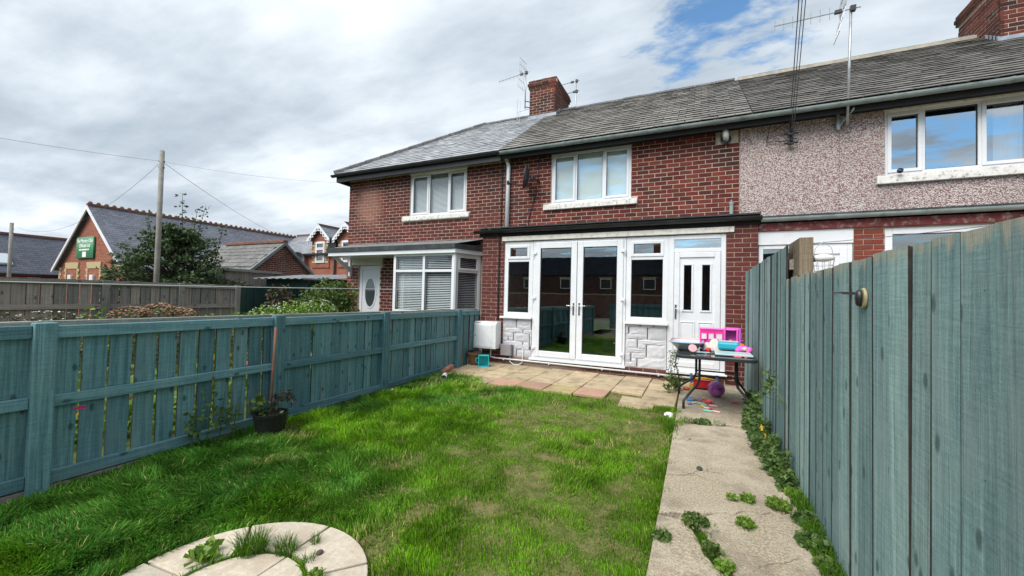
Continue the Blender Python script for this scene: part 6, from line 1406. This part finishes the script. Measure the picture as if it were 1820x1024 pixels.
# flower bed right behind the low fence, glimpsed between the boards
rr = random.Random(77); lf = MB(); fl = MB(); gr = MB()
for k in range(150):
    y = rr.uniform(-.2, 6.6); x = rr.uniform(-5.6, -4.35); h = rr.uniform(.1, .75)
    leaf_cards(lf, (x, y, h*.5-.05), 14, (.14, .14, h*.5), .09, rr, 1.2, .4, 0)
    if k % 2 == 0:
        for _ in range(3): fl.lathe([(0, .015), (.03, .01), (.04, 0), (0, -.01)], 7, (x+rr.uniform(-.14, .14), y+rr.uniform(-.14, .14), h*rr.uniform(.5, 1.05)), Euler((rr.uniform(-1, 1), rr.uniform(-1, 1), 0)).to_matrix().to_4x4())
FBd = thing('flower_bed', 'bright flower bed glimpsed through the gaps of the low fence', None, (-4.9, 3, -.06), kind='stuff')
lf.build('foliage', M['leaf_lime'], FBd, fix=False, kind='stuff'); fl.build('flowers', M['petal_mix'], FBd, fix=False, kind='stuff')
# dark green shed behind the green fence
SH = thing('garden_shed', 'dark green garden shed with corrugated roof behind the shrubs', 'shed', (-10.6, 8.6, 0))
mb = MB(); mb.box(-12.3, -9.4, 8.3, 9.6, -.2, 1.72); mb.build('wall', M['greenwood'], SH)
mb = MB(); n = 40; vs = []
for i in range(n+1): x = -12.6+3.5*i/n; zz_ = .018*math.sin(i*1.7); vs += [(x, 8.0, 1.72+zz_), (x, 9.8, 1.93+zz_)]
mb.add(vs, [(2*i, 2*i+2, 2*i+3, 2*i+1) for i in range(n)]); mb.build('corrugated_roof', M['leadgrey'], SH, smooth=True)
mb = MB(); mb.tube([(-10.2, 7.98, 1.70), (-9.2, 7.96, 1.66)], .04, 8); mb.tube([(-9.9, 7.98, 1.66), (-10.3, 8.1, 1.42), (-10.6, 8.2, 1.3)], .03, 8); mb.build('gutter', M['black'], SH)
FW = thing('rear_board_fence', 'grey boarded fence between the outhouse and the green shed', 'fence', (-12, 8.6, 0)); 
for k in range(14): piece('board', gm[k % 6], (-12.9, 7.2+k*.142, 0), FW, (1, 1, 1.98), (0, 0, 0))
mb = MB(); mb.box(-12.88, -12.80, 7.1, 9.2, 1.92, 2.0); mb.build('rail', M['greywood_y'], FW)
# ------------------------------------------------------------------ weeds on our side
rr = random.Random(31); lf = MB(); st = MB()
for k in range(105):
    t_ = rr.random(); y = 3.42+2.6*t_; w_ = .05+.12*math.sin(math.pi*min(1, (t_+.05)))**.7; x = .63 - w_*rr.random()**.8*1.0; h = rr.uniform(.04, .24)*(1 - .45*((.63-x)/.25))
    st.tube([(x+rr.uniform(0, .03), y, 0), (x, y+rr.uniform(-.03, .03), h)], [.004, .002], 4)
    for j in range(7): leaf_cards(lf, (x, y, h*(j+.8)/7), 5, (.035, .035, .018), .034, rr, 1.15, .05, 0)
NP = thing('nettle_patch', 'band of nettles growing along the foot of the teal fence', None, (.55, 4.8, 0), kind='stuff'); st.build('stems', M['leaf_nettle'], NP, fix=False, kind='stuff'); lf.build('foliage', M['leaf_nettle'], NP, fix=False, kind='stuff')
for q_ in ((.53, 4.35, .16), (.56, 4.2, .1)):
    lf = MB(); leaf_cards(lf, q_, 3, (.03, .04, .02), .05, rr, 1.1, 0, 0); o = lf.build('yellow_leaf', simple('yellowed_leaf', (.5, .36, .03), .6), NP, fix=False)
def weed(label, c, r, h, n, size, mat, seed, cat='weed'):
    rr = random.Random(seed); lf = MB()
    size *= .42; r *= .78; h *= .8
    for k in range(int(n*3)):
        a = rr.uniform(0, 6.28); q_ = math.sqrt(rr.random()); leaf_cards(lf, (c[0]+r*q_*math.cos(a), c[1]+r*q_*math.sin(a), c[2]+.012+h*rr.random()*(1-q_*.6)), 1, (.008, .008, .006), size, rr, 1.5, .35, 0)
    o = lf.build('weed', mat, origin=c, fix=False); o['label'] = label; o['category'] = cat; return o
weed('largest round bright green weed in the path crack', (.48, 3.13, 0), .085, .07, 130, .045, M['leaf_lime'], 1); weed('small green weed left of the large round one', (.31, 3.14, 0), .05, .05, 60, .04, M['leaf_lime'], 2); weed('tiny flat weed at the left end of the row', (.215, 3.11, 0), .045, .03, 40, .035, M['leaf_lime'], 3)
weed('single light green weed in mid path, nearer than the row', (.265, 2.78, 0), .055, .05, 60, .045, M['leaf_lime'], 4); weed('mossy weed clump at the head of the diagonal crack', (.0, 2.68, 0), .09, .05, 190, .035, M['leaf_bush'], 5); weed('grassy weed where the diagonal crack bends', (.075, 2.42, -.01), .05, .05, 90, .05, M['leaf_bush'], 6)
weed('pale weed at the near end of the diagonal crack', (.13, 2.3, -.01), .05, .04, 60, .05, M['leaf_lime'], 7); weed('leafy weed at the fence foot beside the row', (.61, 3.36, 0), .07, .06, 70, .05, M['leaf_lime'], 8); weed('dark leafy weed lower along the fence foot', (.60, 2.98, 0), .08, .07, 110, .06, M['leaf_nettle'], 9)
weed('broad dock-like weed nearest along the fence foot', (.585, 2.72, 0), .1, .06, 110, .07, M['leaf_nettle'], 10); weed('green weed at the lower fence foot near the frame', (.60, 2.52, 0), .07, .05, 80, .05, M['leaf_bush'], 11); weed('weeds growing in the cross joint of the path', (.05, 4.9, 0), .11, .03, 90, .045, M['leaf_nettle'], 12); weed('straggly weed at the path edge by the lawn', (-.17, 2.45, -.02), .06, .05, 60, .04, M['leaf_bush'], 13)
weed('flat leafy plantain on the stone circle joint', (-2.3, 1.27, -.06), .08, .03, 22, .10, M['leaf_lime'], 14); weed('small clover tuft in the stone circle ring', (-1.66, 1.42, -.06), .05, .03, 40, .035, M['leaf_lime'], 15)
# tall thin weed by the door, seedy stems
TW = thing('tall_weed', 'tall wispy weed growing by the white door left of the table', 'weed', (-.30, 6.7, 0)); rr = random.Random(44); st = MB(); lf = MB()
for k in range(9):
    p = Vector((-.32+rr.uniform(-.06, .06), 6.55+rr.uniform(-.3, .25), 0)); pts = [p]
    for j in range(6): p = p+Vector((rr.uniform(-.035, .035), rr.uniform(-.03, .03), rr.uniform(.07, .13))); pts.append(p)
    st.tube(pts, [.004]*4+[.002]*3, 4)
    for q_ in pts[1:]: leaf_cards(lf, q_, 4, (.04, .04, .04), .035, rr, .8, .2, 0)
    leaf_cards(lf, pts[0]+Vector((0, 0, .12)), 14, (.07, .07, .1), .06, rr, .8, .3, 0)
st.build('stem', M['leaf_dry'], TW, fix=False); lf.build('foliage', M['leaf_bush'], TW, fix=False, kind='stuff')
TG = thing('fence_sprig', 'leafy sprig poking out at the joint of the two fence runs', 'sprig', (.6, 4.0, .55)); st = MB(); lf = MB(); rr = random.Random(45)
for e in ((.50, 4.15, .66), (.52, 4.1, .78), (.40, 4.35, .50)):
    st.tube([(.648, 3.99, .5), e], .003, 4); leaf_cards(lf, Vector(e).lerp(Vector((.648, 3.99, .5)), .35), 16, (.05, .08, .06), .05, rr, .9, 0, 0)
st.build('stem', M['leaf_bush'], TG, fix=False); lf.build('foliage', M['leaf_nettle'], TG, fix=False, kind='stuff')
FP = thing('fence_weed', 'tall weeds climbing the low fence next to the black planter', 'weed', (-3.95, 2.3, -.1)); st = MB(); lf = MB(); rr = random.Random(46)
for (yy, h, n) in ((2.18, .62, 26), (2.05, .34, 30), (2.28, .38, 26), (2.4, .3, 20)):
    st.tube([(-3.96, yy, -.1), (-3.97, yy+.03, h*.5), (-3.98, yy+.05, h)], [.005, .004, .002], 4); leaf_cards(lf, (-3.965, yy+.02, h*.42), int(n*1.3), (.03, .07, h*.45), .05, rr, 1.0, .2, 0)
st.build('stem', M['leaf_bush'], FP, fix=False); lf.build('foliage', M['leaf_nettle'], FP, fix=False, kind='stuff')
# ------------------------------------------------------------------ grass: real blades
def vnoise(x, y, f, seed):
    r = np.random.default_rng(seed); G = r.random((64, 64)); u, v = (x*f) % 63, (y*f) % 63
    i, j = u.astype(int), v.astype(int); a, b = u-i, v-j; a, b = a*a*(3-2*a), b*b*(3-2*b)
    return G[i, j]*(1-a)*(1-b)+G[i+1, j]*a*(1-b)+G[i, j+1]*(1-a)*b+G[i+1, j+1]*a*b
def blades(N, x, y, z, L, W, lean, az, c0, seed):
    r = np.random.default_rng(seed)
    d = np.stack([np.cos(az), np.sin(az)], 1); s = np.stack([-np.sin(az+.0), np.cos(az)], 1)
    fa = r.uniform(0, 2*np.pi, N); s = np.stack([np.cos(fa), np.sin(fa)], 1)
    hz = L*np.cos(lean*.6); out = L*np.sin(lean*.6)
    V = np.zeros((N, 7, 3), np.float32); Cc = np.zeros((N, 7, 4), np.float32); Cc[..., 3] = 1
    for k, (t, wd, q) in enumerate(((0, 1, .0), (.5, .85, .25), (.82, .55, .65), (1, 0, 1.0))):
        cx = x+d[:, 0]*out*q; cy = y+d[:, 1]*out*q; cz = z+hz*t*(1-.18*q*np.clip(lean, 0, 1.4))
        if k < 3:
            V[:, 2*k] = np.stack([cx-s[:, 0]*W*wd/2, cy-s[:, 1]*W*wd/2, cz], 1); V[:, 2*k+1] = np.stack([cx+s[:, 0]*W*wd/2, cy+s[:, 1]*W*wd/2, cz], 1)
            Cc[:, 2*k, :3] = c0; Cc[:, 2*k+1, :3] = c0
        else: V[:, 6] = np.stack([cx, cy, cz], 1); Cc[:, 6, :3] = c0
    base = (np.arange(N)*7)[:, None]
    F = np.concatenate([base+np.array([[0, 1, 3]]), base+np.array([[0, 3, 2]]), base+np.array([[2, 3, 5]]), base+np.array([[2, 5, 4]]), base+np.array([[4, 5, 6]])], 1).reshape(-1, 3)
    return V.reshape(-1, 3), F, Cc.reshape(-1, 4)
def grass_object(name, label, V, F, Cc):
    me = bpy.data.meshes.new(name); me.vertices.add(len(V)); me.vertices.foreach_set('co', V.astype(np.float32).ravel())
    me.loops.add(F.size); me.loops.foreach_set('vertex_index', F.astype(np.int32).ravel()); me.polygons.add(len(F))
    me.polygons.foreach_set('loop_start', np.arange(0, F.size, 3, dtype=np.int32)); me.polygons.foreach_set('loop_total', np.full(len(F), 3, np.int32))
    at = me.color_attributes.new('Col', 'FLOAT_COLOR', 'POINT'); at.data.foreach_set('color', Cc.astype(np.float32).ravel())
    me.update(); me.validate(); me.materials.append(M['grass']); o = bpy.data.objects.new(name, me); COL.objects.link(o); o['kind'] = 'stuff'; o['label'] = label; return o
N = 400000
x = RNG.uniform(-4.03, -.17, N); y = .35 + 5.45*RNG.random(N)**1.25
dist = np.hypot(x, y)
keep = RNG.random(N) < np.clip(3.2/np.maximum(dist, 1.0), .42, 1.0)
inC = np.hypot(x-CC.x, y-CC.y) < .605
gapm = (np.abs(np.hypot(x-CC.x, y-CC.y)-.317) < .014) & (RNG.random(N) < .5)
edge = 5.53 + .40*smoothstep(-2.9, -3.35, x) ; edge = np.where((x < -.70+.0) & (x > -1.14), 5.5, edge); edge = np.where((x > -.94) & (x < -.5), 5.32, edge)
# bare earth in front of the patio edge and worn patches in the middle of the lawn
worn = vnoise(x+9, y+3, 1.9, 3)*.6+vnoise(x+2, y+8, 5.1, 4)*.4
cen = np.exp(-(((x+1.35)/.95)**2+((y-3.9)/1.3)**2))
bare = (worn+cen*.12 > .75) | ((np.abs(x+1.35) < .8) & (y > 5.2) & (RNG.random(N) < .72)) | ((np.hypot((x+2.05)/1.3, y-4.05) < .17) & (RNG.random(N) < .75)) | ((np.hypot((x+1.0)/1.5, y-3.0) < .14) & (RNG.random(N) < .5))
keep &= (~inC | gapm) & (y < edge) & ~(bare & (RNG.random(N) < .72))
x, y = x[keep], y[keep]; N = len(x); worn = worn[keep]; cen = cen[keep]
lng = np.clip(smoothstep(-1.5, -2.9, x)*.75 + .55*smoothstep(.55, .75, vnoise(x, y, 1.3, 6)) + .35*smoothstep(3.0, 1.5, y)*smoothstep(-.8, -1.8, x) + .5*smoothstep(-.38, -.2, x) + .35*smoothstep(4.4, 5.4, y)*smoothstep(-1.2, -2.2, x), 0, 1.1)
tuft = vnoise(x, y, 5.5, 9)
L = (.022 + .052*lng)*(.55+.9*RNG.random(N))*(.45+1.15*tuft)
W = RNG.uniform(.0034, .0064, N)*(.85+.5*lng)
swirl = 2*np.pi*vnoise(x, y, .8, 12)*1.6 + 2.4
az = swirl + 5.0*vnoise(x, y, 6.1, 19) + RNG.normal(0, .55, N); lean = np.clip(.25+.75*lng+RNG.normal(0, .3, N), .05, 1.6)
g1, g2, g3, dry = np.array([.080, .215, .008]), np.array([.190, .400, .016]), np.array([.042, .160, .034]), np.array([.50, .44, .17])
mixv = vnoise(x, y, 2.2, 14)[:, None]*.7+RNG.random((N, 1))*.5
c0 = g1*(1-np.clip(mixv, 0, 1))+g2*np.clip(mixv, 0, 1)
dk = (np.clip(lng, 0, 1)*smoothstep(.35, .7, vnoise(x, y, 1.6, 15)))[:, None]
c0 = c0*(1-dk*.65)+g3*dk*.65
dr = (np.clip(cen*.2+smoothstep(.6, .74, worn)*.85, 0, .9)*(RNG.random(N) < .36))[:, None]; dr = np.maximum(dr, (RNG.random(N) < .035)[:, None]*.8)
c0 = c0*(1-dr)+dry*dr; c0 *= RNG.uniform(.5, 1.5, (N, 1))*(.72+.56*vnoise(x, y, 7.3, 18))[:, None]
zz0 = lawn_z(x, y)-.006 + .012*np.sin(x*2.3+y*1.7); zz0 = np.where(np.hypot(x-CC.x, y-CC.y) < .6, -.085, zz0)
V, F, Cc = blades(N, x, y, zz0, L, W, lean, az, c0, 20)
grass_object('grass', 'green lawn grass, long at the fence and worn in the middle', V, F, Cc)
# long tufts: on the circle, at path edge and crack
def tufts(name, label, pts, seed):
    r = np.random.default_rng(seed); out = []; off = 0; Vs, Fs, Cs = [], [], []
    for (cx, cy, cz, rad, n, Lm) in pts:
        a = r.uniform(0, 6.28, n); q = np.sqrt(r.random(n))*rad; X, Y_ = cx+q*np.cos(a), cy+q*np.sin(a)
        col = np.array([.075, .175, .012])*r.uniform(.6, 1.5, (n, 1)); V, F, C_ = blades(n, X, Y_, np.full(n, cz), Lm*r.uniform(.5, 1.3, n), r.uniform(.002, .004, n), np.clip(r.normal(.7, .35, n), .1, 1.5), a+r.normal(0, .6, n), col, seed+1)
        Vs.append(V); Fs.append(F+off); Cs.append(C_); off += len(V)
    grass_object(name, label, np.concatenate(Vs), np.concatenate(Fs), np.concatenate(Cs))
tufts('grass_tufts', 'grass tufts growing in the joints of stone circle and path', [(-2.14, 1.42, -.075, .07, 420, .12), (-1.98, 1.50, -.075, .05, 220, .09), (-1.90, 1.62, -.07, .025, 60, .06), (-1.80, 1.50, -.07, .03, 60, .05), (.05, 2.52, -.03, .05, 260, .05), (.04, 2.58, -.03, .04, 160, .04), (.615, 3.22, 0, .05, 180, .11), (.62, 3.1, 0, .04, 120, .12), (-.1, 4.93, -.01, .08, 200, .05), (.22, 4.98, -.01, .06, 120, .04), (-.2, 3.05, -.03, .04, 60, .05), (-2.55, 1.05, -.09, .05, 120, .1), (-1.5, 1.28, -.09, .05, 160, .09), (.02, 2.66, -.02, .09, 240, .045), (.09, 2.40, -.03, .05, 200, .06), (.13, 2.28, -.03, .05, 160, .05), (.48, 3.12, 0, .07, 90, .05), (.30, 3.13, 0, .05, 60, .04), (.26, 2.76, 0, .05, 60, .05), (.61, 2.85, 0, .05, 160, .09), (.60, 2.62, 0, .05, 140, .08), (.60, 2.45, 0, .05, 140, .08), (.58, 3.55, 0, .05, 120, .1), (-.19, 2.5, -.04, .05, 160, .06), (-.19, 2.0, -.04, .05, 160, .07), (-.2, 3.6, -.04, .04, 120, .06), (-.2, 4.2, -.04, .04, 120, .06)], 50)
# ------------------------------------------------------------------ what stands behind the camera and shows in the window glass
TH = thing('opposite_terrace', 'brick terrace with slate roof seen mirrored in the door glass', 'building', (0, -44, 0))
mb = MB(); mb.box(-45, 40, -52, -44, -.3, 5.0); mb.build('wall', hallbrick('terrace_brick', (.06, .028, .022), (.09, .04, .03), (.15, .12, .1)), TH)
mb = MB(); mb.add([(-45, -43.7, 4.95), (40, -43.7, 4.95), (40, -48, 8.0), (-45, -48, 8.0)], [(0, 1, 2, 3)]); mb.build('roof', farslate('terrace_slate', ((.02, .025, .032), (.032, .036, .045), (.01, .01, .015)), .32, .2, 'x', .95), TH)
for x in range(-42, 40, 12):
    mb = MB(); mb.box(x, x+1.4, -48.6, -47.4, 7.2, 9.6); mb.build('chimney', M['hall'], TH)
for x in range(-44, 38, 6):
    mb = MB(); mb.frame(x+1, x+2.6, 2.9, 4.4, .1, -43.98, -43.9); w_ = mb.build('window', M['upvc'], TH); mb = MB(); mb.box(x+1.1, x+2.5, -43.96, -43.94, 3.0, 4.3); mb.build('pane', simple('dark_pane', (.05, .06, .06), .1) if x == -44 else MATS.get('dp') or M['room'], w_)
    mb = MB(); mb.box(x+.85, x+2.75, -43.99, -43.85, 4.42, 4.62); mb.build('lintel', M['cream'], TH)
YWL = thing('yard_wall', 'rear brick yard wall with pale coping mirrored in the glass', 'wall', (0, -22, 0))
mb = MB(); mb.box(-30, 30, -22.2, -22, -.3, 1.75); mb.build('brickwork', M['outb'], YWL); mb = MB(); mb.box(-30, 30, -22.25, -21.95, 1.75, 1.86); mb.build('coping', M['slab'], YWL)
RF = thing('rear_fence', 'teal back fence of the garden mirrored in the door glass', 'fence', (-1.8, -6.5, 0))
for k in range(34): piece('board', bm_[k % 6], (-4.1+k*.143, -6.5, -.15), RF, (1, 1, 1.3), (0, 0, math.pi/2))
mb = MB(); mb.box(-4.2, .8, -6.48, -6.44, .95, 1.03); mb.build('rail', M['teal_y'], RF)
